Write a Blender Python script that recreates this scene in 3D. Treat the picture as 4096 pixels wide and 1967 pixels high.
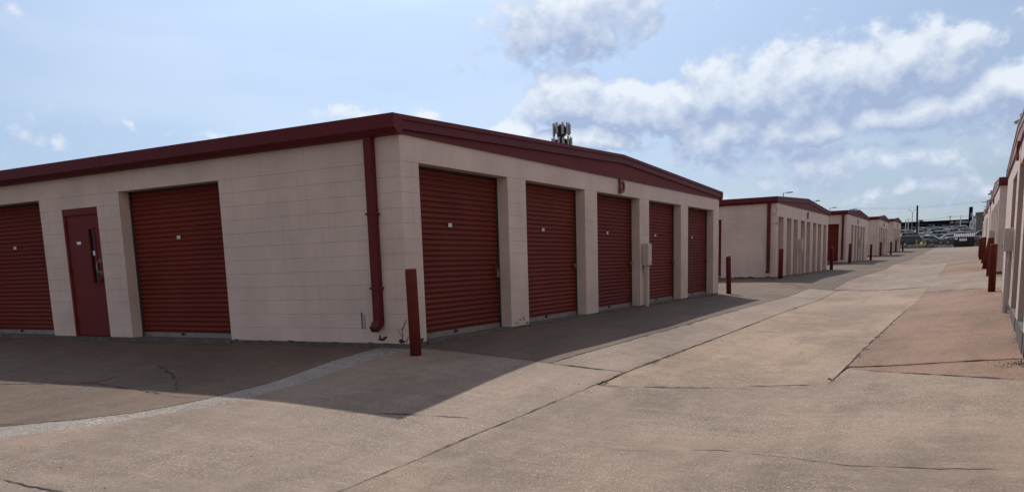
import bpy, bmesh, math, random
import numpy as np
from mathutils import Vector, Matrix, noise as mnoise
from mathutils.geometry import delaunay_2d_cdt

for o in list(bpy.data.objects):
    bpy.data.objects.remove(o)
scene = bpy.context.scene
COL = scene.collection
R_ = math.radians
random.seed(7)

# ------------------------------------------------------------------ camera
CAM = (6.6325, -8.9797, 1.0192)
YAW, PITCH, ROLL = -0.51194, -0.15956, -0.03165
F_PX, PY = 3233.55, 1581.63           # focal length and principal row, in pixels of a 4096 wide frame
cd = bpy.data.cameras.new('camera')
cam = bpy.data.objects.new('camera', cd)
COL.objects.link(cam)
fw = Vector((math.sin(YAW) * math.cos(PITCH), math.cos(YAW) * math.cos(PITCH), math.sin(PITCH)))
rt = Vector((math.cos(YAW), -math.sin(YAW), 0))
up = rt.cross(fw)
rt2 = math.cos(ROLL) * rt + math.sin(ROLL) * up
up2 = -math.sin(ROLL) * rt + math.cos(ROLL) * up
m = Matrix((rt2, up2, -fw)).transposed().to_4x4()
m.translation = Vector(CAM)
cam.matrix_world = m
cd.sensor_width = 36.0
cd.sensor_fit = 'HORIZONTAL'
cd.lens = F_PX / 4096 * 36.0
cd.shift_y = (PY - 1967 / 2) / 4096
cd.clip_start = 0.05
cd.clip_end = 6000
scene.camera = cam

# ------------------------------------------------------------------ light
SUN_EL, SUN_AZ = R_(47.6), R_(-35.3)   # azimuth from +Y towards +X
SUN_STRENGTH = 3.65
SKY_STRENGTH = 0.05
scene.view_settings.view_transform = 'Standard'
scene.view_settings.look = 'None'
scene.view_settings.gamma = 1.0
scene.view_settings.exposure = 0.0
sd = bpy.data.lights.new('sun', 'SUN')
sd.energy = SUN_STRENGTH
sd.angle = R_(0.6)
sd.color = (1.0, 0.93, 0.83)
sun = bpy.data.objects.new('sun', sd)
COL.objects.link(sun)
sdir = Vector((math.sin(SUN_AZ) * math.cos(SUN_EL), math.cos(SUN_AZ) * math.cos(SUN_EL), math.sin(SUN_EL)))
sun.rotation_euler = sdir.to_track_quat('Z', 'Y').to_euler()
sun.location = (-30, 40, 60)

world = bpy.data.worlds.new('World')
scene.world = world
world.use_nodes = True
wt = world.node_tree
wt.nodes.clear()


def nd(tree, typ, **kw):
    n = tree.nodes.new(typ)
    for k, v in kw.items():
        setattr(n, k, v)
    return n


def mth(tree, op, a, b=None, c=None, clamp=False):
    n = tree.nodes.new('ShaderNodeMath')
    n.operation = op
    n.use_clamp = clamp
    for i, v in enumerate((a, b, c)):
        if v is None:
            continue
        if isinstance(v, (int, float)):
            n.inputs[i].default_value = v
        else:
            tree.links.new(v, n.inputs[i])
    return n.outputs[0]


def smoothstep(tree, v, a, b, lo=0.0, hi=1.0):
    n = nd(tree, 'ShaderNodeMapRange', interpolation_type='SMOOTHSTEP')
    tree.links.new(v, n.inputs['Value'])
    n.inputs['From Min'].default_value = a
    n.inputs['From Max'].default_value = b
    n.inputs['To Min'].default_value = lo
    n.inputs['To Max'].default_value = hi
    return n.outputs['Result']


def mixc(tree, f, a, b, blend='MIX'):
    n = nd(tree, 'ShaderNodeMix', data_type='RGBA', blend_type=blend)
    for s, v in ((n.inputs[0], f), (n.inputs[6], a), (n.inputs[7], b)):
        if isinstance(v, (int, float)):
            s.default_value = v
        elif isinstance(v, tuple):
            s.default_value = v if len(v) == 4 else v + (1,)
        else:
            tree.links.new(v, s)
    return n.outputs[2]


# cloud banks: azimuth, elevation, half width, half height (radians), weight, tilt (degrees)
CLOUDS = [(-0.4233, 0.272, 0.1097, 0.0344, 0.85, 5), (-0.5202, 0.2798, 0.0286, 0.0246, 0.4, 0), (-0.4296, 0.1864, 0.0525, 0.0246, 0.9, 5),
          (-0.3463, 0.1735, 0.0954, 0.0221, 0.9, -8), (-0.243, 0.1813, 0.0906, 0.0305, 1, 4), (-0.1621, 0.1846, 0.0811, 0.0369, 1, 4),
          (-0.0824, 0.1939, 0.0859, 0.027, 1, 6), (-0.0269, 0.2097, 0.0382, 0.0123, 0.7, 10), (-0.2558, 0.1374, 0.0549, 0.027, 0.9, 0),
          (-0.1735, 0.14, 0.0716, 0.0221, 0.8, 6), (-0.0462, 0.1505, 0.0954, 0.0172, 0.75, 6), (0.0358, 0.16, 0.0525, 0.0221, 0.8, 6),
          (-0.1558, 0.1025, 0.124, 0.0197, 0.52, 0), (-0.0178, 0.0999, 0.1145, 0.0197, 0.44, 0), (-0.2197, 0.0803, 0.0954, 0.0148, 0.40, 0),
          (-0.0539, 0.0658, 0.1431, 0.0197, 0.38, 0), (-0.6915, 0.1788, 0.0572, 0.0089, 0.45, 0), (-0.6088, 0.1719, 0.0286, 0.0089, 0.6, 0),
          (-0.4964, 0.1538, 0.0286, 0.0108, 0.9, 0), (-0.4117, 0.1439, 0.0763, 0.0157, 0.8, 0), (-1.0231, 0.1436, 0.0716, 0.0207, 0.27, 0),
          (-0.9717, 0.1624, 0.031, 0.0089, 0.28, 0), (-0.9237, 0.1616, 0.0134, 0.0079, 0.42, -20), (-1.0283, 0.2514, 0.0429, 0.0197, 0.26, -20),
          (-0.8513, 0.1534, 0.0429, 0.0069, 0.4, 0),
          ]

g = bpy.data.node_groups.new('cloud_density', 'ShaderNodeTree')
g.interface.new_socket('Dir', in_out='INPUT', socket_type='NodeSocketVector')
g.interface.new_socket('Density', in_out='OUTPUT', socket_type='NodeSocketFloat')
g.interface.new_socket('Mask', in_out='OUTPUT', socket_type='NodeSocketFloat')
gi = nd(g, 'NodeGroupInput')
go = nd(g, 'NodeGroupOutput')
sep = nd(g, 'ShaderNodeSeparateXYZ')
g.links.new(gi.outputs[0], sep.inputs[0])
az = mth(g, 'ARCTAN2', sep.outputs[0], sep.outputs[1])
el = mth(g, 'ARCSINE', sep.outputs[2])
ae = nd(g, 'ShaderNodeCombineXYZ')
g.links.new(az, ae.inputs[0])
g.links.new(el, ae.inputs[1])
wn = nd(g, 'ShaderNodeTexNoise')
wn.inputs['Scale'].default_value = 30
wn.inputs['Detail'].default_value = 3
g.links.new(gi.outputs[0], wn.inputs['Vector'])
ws = nd(g, 'ShaderNodeVectorMath', operation='SUBTRACT')
g.links.new(wn.outputs['Color'], ws.inputs[0])
ws.inputs[1].default_value = (.5, .5, .5)
ws2 = nd(g, 'ShaderNodeVectorMath', operation='MULTIPLY')
g.links.new(ws.outputs[0], ws2.inputs[0])
ws2.inputs[1].default_value = (.055, .022, 0)
wa = nd(g, 'ShaderNodeVectorMath', operation='ADD')
g.links.new(ae.outputs[0], wa.inputs[0])
g.links.new(ws2.outputs[0], wa.inputs[1])
mx = None
for (a, e, ra, re, w, tilt) in CLOUDS:
    mp = nd(g, 'ShaderNodeMapping', vector_type='TEXTURE')
    mp.inputs['Location'].default_value = (a, e, 0)
    mp.inputs['Rotation'].default_value = (0, 0, R_(tilt))
    mp.inputs['Scale'].default_value = (ra * 1.05, re * 1.35, 1)
    g.links.new(wa.outputs[0], mp.inputs['Vector'])
    ln = nd(g, 'ShaderNodeVectorMath', operation='LENGTH')
    g.links.new(mp.outputs[0], ln.inputs[0])
    v = smoothstep(g, ln.outputs['Value'], 0.1, 1.7, w, 0.0)
    mx = v if mx is None else mth(g, 'MAXIMUM', mx, v)
sc = nd(g, 'ShaderNodeVectorMath', operation='MULTIPLY')
g.links.new(gi.outputs[0], sc.inputs[0])
sc.inputs[1].default_value = (1, 1, 1.15)
n1 = nd(g, 'ShaderNodeTexNoise')
n1.inputs['Scale'].default_value = 38
n1.inputs['Detail'].default_value = 8
n1.inputs['Roughness'].default_value = 0.62
g.links.new(sc.outputs[0], n1.inputs['Vector'])
n2 = nd(g, 'ShaderNodeTexNoise')
n2.inputs['Scale'].default_value = 4.5
n2.inputs['Detail'].default_value = 3
g.links.new(sc.outputs[0], n2.inputs['Vector'])
vb = nd(g, 'ShaderNodeTexVoronoi', feature='F1')
vb.inputs['Scale'].default_value = 34
vb.inputs['Detail'].default_value = 0.0
vb.inputs['Roughness'].default_value = 0.55
vw = nd(g, 'ShaderNodeVectorMath', operation='MULTIPLY_ADD')
g.links.new(ws.outputs[0], vw.inputs[0])
vw.inputs[1].default_value = (.05, .05, .05)
g.links.new(sc.outputs[0], vw.inputs[2])
g.links.new(vw.outputs[0], vb.inputs['Vector'])
bil = mth(g, 'MULTIPLY_ADD', vb.outputs['Distance'], -0.40, 0.20)
d0 = mth(g, 'ADD', mth(g, 'MULTIPLY_ADD', mth(g, 'SUBTRACT', n1.outputs[0], 0.5), 1.2, -0.27), bil)
d1 = mth(g, 'MULTIPLY_ADD', mth(g, 'SUBTRACT', n2.outputs[0], 0.5), 0.45, d0)
# broken cumulus added out of view to brighten shaded walls, thinning towards the view
dv = nd(g, 'ShaderNodeVectorMath', operation='DOT_PRODUCT')
g.links.new(gi.outputs[0], dv.inputs[0])
dv.inputs[1].default_value = tuple(Vector((math.sin(-.5) * math.cos(.45), math.cos(-.5) * math.cos(.45), math.sin(.45))))
n3 = nd(g, 'ShaderNodeTexNoise', noise_dimensions='4D')
n3.inputs['W'].default_value = 0.0
n3.inputs['Scale'].default_value = 2.6
n3.inputs['Detail'].default_value = 4
g.links.new(sc.outputs[0], n3.inputs['Vector'])
gen = mth(g, 'MULTIPLY', smoothstep(g, n3.outputs[0], .38, .58, 0.0, 1.0), smoothstep(g, dv.outputs['Value'], .45, .78, 1.0, 0.0))
# added cloud weighted rightwards to light the gable faces, sparse left and behind
ev = nd(g, 'ShaderNodeVectorMath', operation='DOT_PRODUCT')
g.links.new(gi.outputs[0], ev.inputs[0])
ev.inputs[1].default_value = (.93, -.10, .35)
gen = mth(g, 'MULTIPLY', gen, smoothstep(g, ev.outputs['Value'], -.25, .65, .30, 1.0))
mx = mth(g, 'MAXIMUM', mx, gen)
g.links.new(mth(g, 'ADD', d1, mx), go.inputs[0])
g.links.new(mx, go.inputs[1])

tc = nd(wt, 'ShaderNodeTexCoord')
sky = nd(wt, 'ShaderNodeTexSky', sky_type='NISHITA')
sky.sun_disc = False
sky.sun_elevation = SUN_EL
sky.sun_rotation = SUN_AZ
sky.altitude = 200
sky.air_density = 1.0
sky.dust_density = 0.7
sky.ozone_density = 2.5
nrm = nd(wt, 'ShaderNodeVectorMath', operation='NORMALIZE')
wt.links.new(tc.outputs['Generated'], nrm.inputs[0])
ga = nd(wt, 'ShaderNodeGroup', node_tree=g)
gb = nd(wt, 'ShaderNodeGroup', node_tree=g)
wt.links.new(nrm.outputs[0], ga.inputs[0])
off = nd(wt, 'ShaderNodeVectorMath', operation='ADD')
wt.links.new(nrm.outputs[0], off.inputs[0])
off.inputs[1].default_value = (-0.004, 0.003, 0.020)
offn = nd(wt, 'ShaderNodeVectorMath', operation='NORMALIZE')
wt.links.new(off.outputs[0], offn.inputs[0])
wt.links.new(offn.outputs[0], gb.inputs[0])
alpha = smoothstep(wt, ga.outputs[0], -0.10, 0.30, 0.0, 0.88)
# shading of a bank: bright where it thins out upwards, grey towards its base, modulated by its billows
dm_ = mth(wt, 'SUBTRACT', ga.outputs[1], gb.outputs[1])
dd_ = mth(wt, 'SUBTRACT', mth(wt, 'SUBTRACT', ga.outputs[0], gb.outputs[0]), dm_)
lit = mth(wt, 'ADD', mth(wt, 'MULTIPLY_ADD', dm_, 1.5, 0.34), mth(wt, 'MULTIPLY', dd_, 0.85), clamp=True)
K = 1.0 / SKY_STRENGTH
cloud = mixc(wt, lit, (.38 * K, .47 * K, .68 * K), (.86 * K, .92 * K, .99 * K))
# thin high haze: forward scattering of sunlight (Henyey-Greenstein) over the clear sky
dt = nd(wt, 'ShaderNodeVectorMath', operation='DOT_PRODUCT')
wt.links.new(nrm.outputs[0], dt.inputs[0])
dt.inputs[1].default_value = tuple(sdir)
G_ = 0.52
den = mth(wt, 'POWER', mth(wt, 'MULTIPLY_ADD', dt.outputs['Value'], -2 * G_, 1 + G_ * G_), 1.5)
hg = mth(wt, 'DIVIDE', 1 - G_ * G_, den)
hz = nd(wt, 'ShaderNodeVectorMath', operation='SCALE')
hz.inputs[0].default_value = (.150 * K, .182 * K, .214 * K)
wt.links.new(hg, hz.inputs['Scale'])
veil = mixc(wt, 1.0, mixc(wt, 1.0, sky.outputs[0], (.72, .77, .95), 'MULTIPLY'), hz.outputs[0], 'ADD')
# clouds facing the sun, out of view, are brightened warm white to fill the shade, those in front of it lavender in their bodies
cz = nd(wt, 'ShaderNodeMapping')
cz.inputs['Scale'].default_value = (1.6, 1.6, 7.0)
cz.inputs['Rotation'].default_value = (0.1, 0.15, 0)
wt.links.new(nrm.outputs[0], cz.inputs['Vector'])
cn = nd(wt, 'ShaderNodeTexNoise')
cn.inputs['Scale'].default_value = 1.7
cn.inputs['Detail'].default_value = 5
cn.inputs['Roughness'].default_value = 0.45
wt.links.new(cz.outputs[0], cn.inputs['Vector'])
veil = mixc(wt, smoothstep(wt, cn.outputs[0], .42, .68, 0.0, 0.5), veil, mixc(wt, 1.0, veil, (1.30, 1.20, 1.06), 'MULTIPLY'))
front = smoothstep(wt, dt.outputs['Value'], -0.3, 0.55, 1.0, 0.0)
cloud = mixc(wt, front, cloud, mixc(wt, lit, (.62 * K, .56 * K, .54 * K), (1.04 * K, .94 * K, .88 * K)))
mixed = mixc(wt, alpha, veil, cloud)
bg = nd(wt, 'ShaderNodeBackground')
wt.links.new(mixed, bg.inputs[0])
bg.inputs[1].default_value = SKY_STRENGTH
wo = nd(wt, 'ShaderNodeOutputWorld')
wt.links.new(bg.outputs[0], wo.inputs[0])


# ------------------------------------------------------------------ materials
def mat(name, color, rough=0.6, metal=0.0, spec=0.5, var=0.0, vscale=3.0, bump=0.0, bscale=40.0, obj_var=0.0, streak=0.0, dirt=None, tint=False):
    """painted / plain surface: colour with soft large-scale variation, optional grain relief"""
    M = bpy.data.materials.new(name)
    M.use_nodes = True
    t = M.node_tree
    b = t.nodes['Principled BSDF']
    b.inputs['Roughness'].default_value = rough
    b.inputs['Metallic'].default_value = metal
    b.inputs['Specular IOR Level'].default_value = spec
    col = tuple(color) + (1,)
    tcn = nd(t, 'ShaderNodeTexCoord')
    geo = nd(t, 'ShaderNodeNewGeometry')
    out = None
    if var > 0:
        nz = nd(t, 'ShaderNodeTexNoise')
        nz.inputs['Scale'].default_value = vscale
        nz.inputs['Detail'].default_value = 6
        nz.inputs['Roughness'].default_value = 0.6
        t.links.new(geo.outputs['Position'], nz.inputs['Vector'])
        v = smoothstep(t, nz.outputs[0], 0.25, 0.75, 1 - var, 1 + var)
        cb = nd(t, 'ShaderNodeCombineXYZ')
        for i in range(3):
            t.links.new(v, cb.inputs[i])
        out = mixc(t, 1.0, col, cb.outputs[0], 'MULTIPLY')
    if obj_var > 0:
        oi = nd(t, 'ShaderNodeObjectInfo')
        v = mth(t, 'MULTIPLY_ADD', oi.outputs['Random'], 2 * obj_var, 1 - obj_var)
        cb = nd(t, 'ShaderNodeCombineXYZ')
        for i in range(3):
            t.links.new(v, cb.inputs[i])
        out = mixc(t, 1.0, out if out is not None else col, cb.outputs[0], 'MULTIPLY')
    if tint:
        oi = nd(t, 'ShaderNodeObjectInfo')
        out = mixc(t, 1.0, out if out is not None else col, oi.outputs['Color'], 'MULTIPLY')
    if streak > 0:
        mp = nd(t, 'ShaderNodeMapping')
        mp.inputs['Scale'].default_value = (9, 9, 0.5)
        t.links.new(geo.outputs['Position'], mp.inputs['Vector'])
        nz = nd(t, 'ShaderNodeTexNoise')
        nz.inputs['Scale'].default_value = 1.6
        nz.inputs['Detail'].default_value = 5
        t.links.new(mp.outputs[0], nz.inputs['Vector'])
        f = smoothstep(t, nz.outputs[0], 0.5, 0.78, 0.0, streak)
        dc = dirt or (color[0] * .45, color[1] * .42, color[2] * .4)
        out = mixc(t, f, out if out is not None else col, dc)
    if out is not None:
        t.links.new(out, b.inputs['Base Color'])
    else:
        b.inputs['Base Color'].default_value = col
    if bump > 0:
        nz = nd(t, 'ShaderNodeTexNoise')
        nz.inputs['Scale'].default_value = bscale
        nz.inputs['Detail'].default_value = 5
        t.links.new(geo.outputs['Position'], nz.inputs['Vector'])
        bp = nd(t, 'ShaderNodeBump')
        bp.inputs['Strength'].default_value = bump
        bp.inputs['Distance'].default_value = 0.01
        t.links.new(nz.outputs[0], bp.inputs['Height'])
        t.links.new(bp.outputs[0], b.inputs['Normal'])
    return M


def concrete(name, base, light, dark, grain=90.0, grain_amt=0.35, pebble=0.0, stain=0.35, rough=0.75, bump=0.35, tint=(1, 1, 1)):
    M = bpy.data.materials.new(name)
    M.use_nodes = True
    t = M.node_tree
    b = t.nodes['Principled BSDF']
    geo = nd(t, 'ShaderNodeNewGeometry')
    pos = geo.outputs['Position']

    def noise(scale, detail=5, rg=0.6, vec=None):
        n = nd(t, 'ShaderNodeTexNoise')
        n.inputs['Scale'].default_value = scale
        n.inputs['Detail'].default_value = detail
        n.inputs['Roughness'].default_value = rg
        t.links.new(vec if vec is not None else pos, n.inputs['Vector'])
        return n.outputs[0]
    # broad stains, stretched along the drive
    mp = nd(t, 'ShaderNodeMapping')
    mp.inputs['Scale'].default_value = (1.0, 0.55, 1.0)
    t.links.new(pos, mp.inputs['Vector'])
    big = noise(0.55, 6, 0.62, mp.outputs[0])
    mid = noise(4.0, 6, 0.65)
    c = mixc(t, smoothstep(t, big, 0.36, 0.66), dark, base)
    c = mixc(t, smoothstep(t, mid, 0.45, 0.78, 0.0, stain), c, light)
    c = mixc(t, smoothstep(t, noise(1.7, 7, 0.7, mp.outputs[0]), 0.5, 0.68, 0.0, stain), c, tuple(x * .62 for x in dark))
    # tyre and broom streaks: long along the drive, and short ones across it
    m2 = nd(t, 'ShaderNodeMapping')
    m2.inputs['Scale'].default_value = (2.2, 0.16, 1.0)
    m2.inputs['Rotation'].default_value = (0, 0, 0.06)
    t.links.new(pos, m2.inputs['Vector'])
    c = mixc(t, smoothstep(t, noise(1.3, 5, 0.6, m2.outputs[0]), 0.50, 0.74, 0.0, 0.34), c, tuple(x * .70 for x in dark))
    m3 = nd(t, 'ShaderNodeMapping')
    m3.inputs['Scale'].default_value = (0.5, 5.0, 1.0)
    m3.inputs['Rotation'].default_value = (0, 0, -0.15)
    t.links.new(pos, m3.inputs['Vector'])
    c = mixc(t, smoothstep(t, noise(1.5, 5, 0.65, m3.outputs[0]), 0.46, 0.76, 0.0, 0.28), c, light)
    c = mixc(t, smoothstep(t, noise(2.3, 5, 0.65, m3.outputs[0]), 0.54, 0.78, 0.0, 0.30), c, tuple(x * .72 for x in dark))
    # sand and stones of the worn surface
    vo = nd(t, 'ShaderNodeTexVoronoi')
    vo.inputs['Scale'].default_value = grain
    t.links.new(pos, vo.inputs['Vector'])
    sepc = nd(t, 'ShaderNodeSeparateColor')
    t.links.new(vo.outputs['Color'], sepc.inputs[0])
    wear = smoothstep(t, noise(0.9, 5, 0.6), 0.38, 0.66, 0.35, 1.0)
    f1 = mth(t, 'MULTIPLY', smoothstep(t, sepc.outputs[0], 0.70, 0.98, 0.0, grain_amt), wear)
    f2 = mth(t, 'MULTIPLY', smoothstep(t, sepc.outputs[1], 0.62, 0.95, 0.0, grain_amt * 1.1), wear)
    c = mixc(t, f1, c, tuple(min(1, x * 1.9) for x in light))
    c = mixc(t, f2, c, tuple(x * .35 for x in dark))
    fine = noise(grain * 2.6, 2, 0.5)
    fv = smoothstep(t, fine, 0.3, 0.7, 0.80, 1.2)
    cb = nd(t, 'ShaderNodeCombineXYZ')
    for i in range(3):
        t.links.new(fv, cb.inputs[i])
    c = mixc(t, 1.0, c, cb.outputs[0], 'MULTIPLY')
    # sparse dark spots (gum, oil)
    vs = nd(t, 'ShaderNodeTexVoronoi')
    vs.inputs['Scale'].default_value = 1.9
    t.links.new(pos, vs.inputs['Vector'])
    c = mixc(t, smoothstep(t, vs.outputs['Distance'], 0.012, 0.03, 0.75, 0.0), c, tuple(x * .25 for x in dark))
    if pebble > 0:
        vp = nd(t, 'ShaderNodeTexVoronoi')
        vp.inputs['Scale'].default_value = 38
        t.links.new(pos, vp.inputs['Vector'])
        sp = nd(t, 'ShaderNodeSeparateColor')
        t.links.new(vp.outputs['Color'], sp.inputs[0])
        c = mixc(t, mth(t, 'MULTIPLY', smoothstep(t, vp.outputs['Distance'], 0.2, 0.55, pebble, 0.0), smoothstep(t, noise(2.2, 6, .7), .36, .58, .25, 1.0)), c,
                 mixc(t, sp.outputs[0], (.22, .185, .16), (.50, .44, .39)))
        hgt = mth(t, 'MULTIPLY_ADD', vp.outputs['Distance'], -1.5, fine)
    else:
        hgt = mth(t, 'MULTIPLY_ADD', vo.outputs['Distance'], -0.8, fine)
    t.links.new(c, b.inputs['Base Color'])
    b.inputs['Specular IOR Level'].default_value = 0.16
    rv = smoothstep(t, sepc.outputs[2], 0.9, 1.0, rough, rough - 0.25)
    t.links.new(rv, b.inputs['Roughness'])
    bp = nd(t, 'ShaderNodeBump')
    bp.inputs['Strength'].default_value = bump
    bp.inputs['Distance'].default_value = 0.006
    t.links.new(hgt, bp.inputs['Height'])
    t.links.new(bp.outputs[0], b.inputs['Normal'])
    return M


MT = {}
MT['block'] = mat('painted_block', (.60, .482, .420), 0.6, spec=.3, var=.10, vscale=1.1, bump=.28, bscale=60, obj_var=.02, streak=.17)
MT['mortar'] = mat('painted_mortar', (.55, .44, .385), 0.7, var=.1, vscale=2)
MT['trim'] = mat('maroon_trim_metal', (.105, .0145, .018), 0.55, spec=.2, var=.10, vscale=1.1, streak=.12)
MT['gable'] = mat('maroon_gable_panel', (.125, .020, .022), 0.65, spec=.2, var=.14, vscale=.9, streak=.22, dirt=(.10, .03, .032))
MT['sunlit_pale'] = mat('sunlit_pale_trim', (.30, .175, .165), 0.5, spec=.4, var=.12, vscale=1.5, streak=.3, dirt=(.16, .05, .05))  # maroon paled to pink, sun glare on the right gables put into its colour
MT['roofm'] = mat('roof_sheet_metal', (.35, .33, .32), 0.45, metal=.4, var=.1)
MT['door'] = mat('red_brown_door_steel', (.150, .0235, .0145), 0.62, spec=.2, var=.16, vscale=1.1, obj_var=.04, streak=.18, tint=True)
MT['mandoor'] = mat('red_door_paint', (.13, .013, .012), 0.55, spec=.25, var=.06, vscale=2)
MT['galv'] = mat('galvanised_steel', (.27, .235, .22), 0.45, metal=.5, var=.18, vscale=6, streak=.4, dirt=(.2, .14, .1))
MT['dark'] = mat('dark_steel', (.03, .028, .028), 0.6)
MT['bollard'] = mat('red_bollard_paint', (.115, .017, .011), 0.65, spec=.2, var=.22, vscale=5, bump=.2, bscale=60, streak=.45, dirt=(.10, .045, .035))
MT['cap'] = mat('pale_bollard_top', (.26, .13, .10), 0.7, var=.2, vscale=12)  # cap colour, paler than the pipe
MT['boxp'] = mat('beige_box_paint', (.50, .44, .41), 0.5, var=.06, vscale=3, streak=.15)
MT['plate'] = mat('white_plate', (.78, .77, .80), 0.4)
MT['ink'] = mat('black_print', (.03, .03, .04), 0.6)
MT['glass'] = mat('dark_glass', (.010, .011, .014), 0.15, spec=.3)
MT['chrome'] = mat('brushed_chrome', (.24, .235, .235), 0.5, metal=.6)
MT['sill'] = mat('stained_sill_concrete', (.10, .085, .075), 0.85, var=.4, vscale=5, bump=.5, bscale=50)
MT['chip'] = mat('bare_damaged_masonry', (.035, .028, .024), 0.95, var=.5, vscale=30)
MT['bed'] = mat('joint_dirt', (.045, .036, .03), 0.95, var=.3, vscale=8)
MT['crack'] = mat('crack_grime', (.036, .028, .024), 0.95, var=.5, vscale=9)
MT['letter'] = mat('red_sign_letter', (.20, .028, .018), 0.5, var=.15, vscale=12)
MT['white'] = mat('white_paint', (.72, .72, .72), 0.4)
MT['grey'] = mat('grey_metal_paint', (.28, .28, .29), 0.45, var=.08)
MT['antenna'] = mat('antenna_grey', (.36, .35, .37), 0.5)
MT['pole'] = mat('dark_wood_pole', (.045, .035, .032), 0.9)
MT['blackwall'] = mat('black_cladding', (.010, .010, .012), 0.85, spec=.1, var=.1)
MT['winglass'] = mat('showroom_glass', (.09, .10, .125), 0.3, spec=.4)
MT['tan'] = mat('tan_metal_wall', (.20, .175, .15), 0.6, var=.06)
MT['dump'] = mat('maroon_dumpster', (.014, .004, .005), 0.6, var=.3, vscale=3)
MT['dlid'] = mat('grey_dumpster_lid', (.30, .29, .31), 0.4)
MT['yellow'] = mat('yellow_pipe_paint', (.50, .36, .12), 0.6, var=.1)
MT['stain'] = mat('oil_stain', (.06, .048, .04), 0.7)
MT['tyre'] = mat('tyre_rubber', (.015, .015, .015), 0.85)
MT['rim'] = mat('alloy_rim', (.5, .5, .52), 0.3, metal=.8)
MT['lamp'] = mat('headlamp_glass', (.7, .7, .72), 0.15)
MT['tail'] = mat('red_lamp', (.25, .01, .01), 0.25)
MT['dirt'] = mat('lot_gravel', (.06, .05, .042), 0.95, var=.35, vscale=1.5, bump=.5, bscale=20)
MT['asphalt'] = mat('lot_asphalt', (.035, .033, .032), 0.95, spec=.08, var=.15, vscale=.6)
MT['grass'] = mat('dry_weeds', (.075, .075, .03), 0.9, var=.4, vscale=2)
MT['stone'] = mat('loose_stone', (.07, .058, .05), 0.95, var=.4, vscale=40)
MT['ground'] = mat('dry_ground', (.13, .115, .085), 0.95, var=.25, vscale=.05)
MT['wire'] = mat('cable', (.03, .03, .03), 0.6)
MT['c_smooth'] = concrete('concrete_smooth', (0.275, 0.195, 0.147), (0.360, 0.271, 0.211), (0.179, 0.127, 0.097), 75, .30, rough=.72)
MT['c_old'] = concrete('concrete_old', (0.276, 0.196, 0.145), (0.364, 0.274, 0.213), (0.172, 0.122, 0.091), 105, .42, stain=.45, bump=.5)
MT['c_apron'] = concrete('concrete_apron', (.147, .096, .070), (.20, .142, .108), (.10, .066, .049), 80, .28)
MT['c_brown'] = concrete('concrete_brown', (0.240, 0.142, 0.097), (0.302, 0.198, 0.142), (0.150, 0.087, 0.060), 70, .38)
MT['c_tan'] = concrete('concrete_tan', (0.318, 0.220, 0.153), (0.408, 0.302, 0.223), (0.195, 0.134, 0.096), 70, .32, stain=.42)
MT['c_mid'] = concrete('concrete_mid', (.265, .190, .143), (.34, .262, .208), (.175, .125, .096), 60, .3, stain=.45)
MT['c_far'] = concrete('concrete_far', (.215, .152, .115), (.275, .205, .162), (.15, .105, .08), 50, .3, stain=.45)
MT['c_pebble'] = concrete('exposed_aggregate', (0.288, 0.242, 0.209), (0.400, 0.351, 0.312), (0.191, 0.158, 0.133), 60, .5, pebble=.85, bump=.9)


# ------------------------------------------------------------------ helpers
def link(o, parent=None):
    COL.objects.link(o)
    if parent is not None:
        o.parent = parent
    return o


def obj(name, me, material=None, parent=None, loc=(0, 0, 0), rz=0.0, kind=None):
    o = bpy.data.objects.new(name, me)
    if material is not None and not me.materials:
        me.materials.append(material)
    o.location = loc
    o.rotation_euler = (0, 0, rz)
    if kind:
        o['kind'] = kind
    return link(o, parent)


def thing(name, label, cat, loc=(0, 0, 0), rz=0.0, group=None):
    o = bpy.data.objects.new(name, None)
    o.empty_display_size = .2
    o.location = loc
    o.rotation_euler = (0, 0, rz)
    tag(o, label, cat, group)
    return link(o)


def tag(o, label, cat, group=None):
    o['label'] = label
    o['category'] = cat
    if group:
        o['group'] = group
    return o


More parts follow.
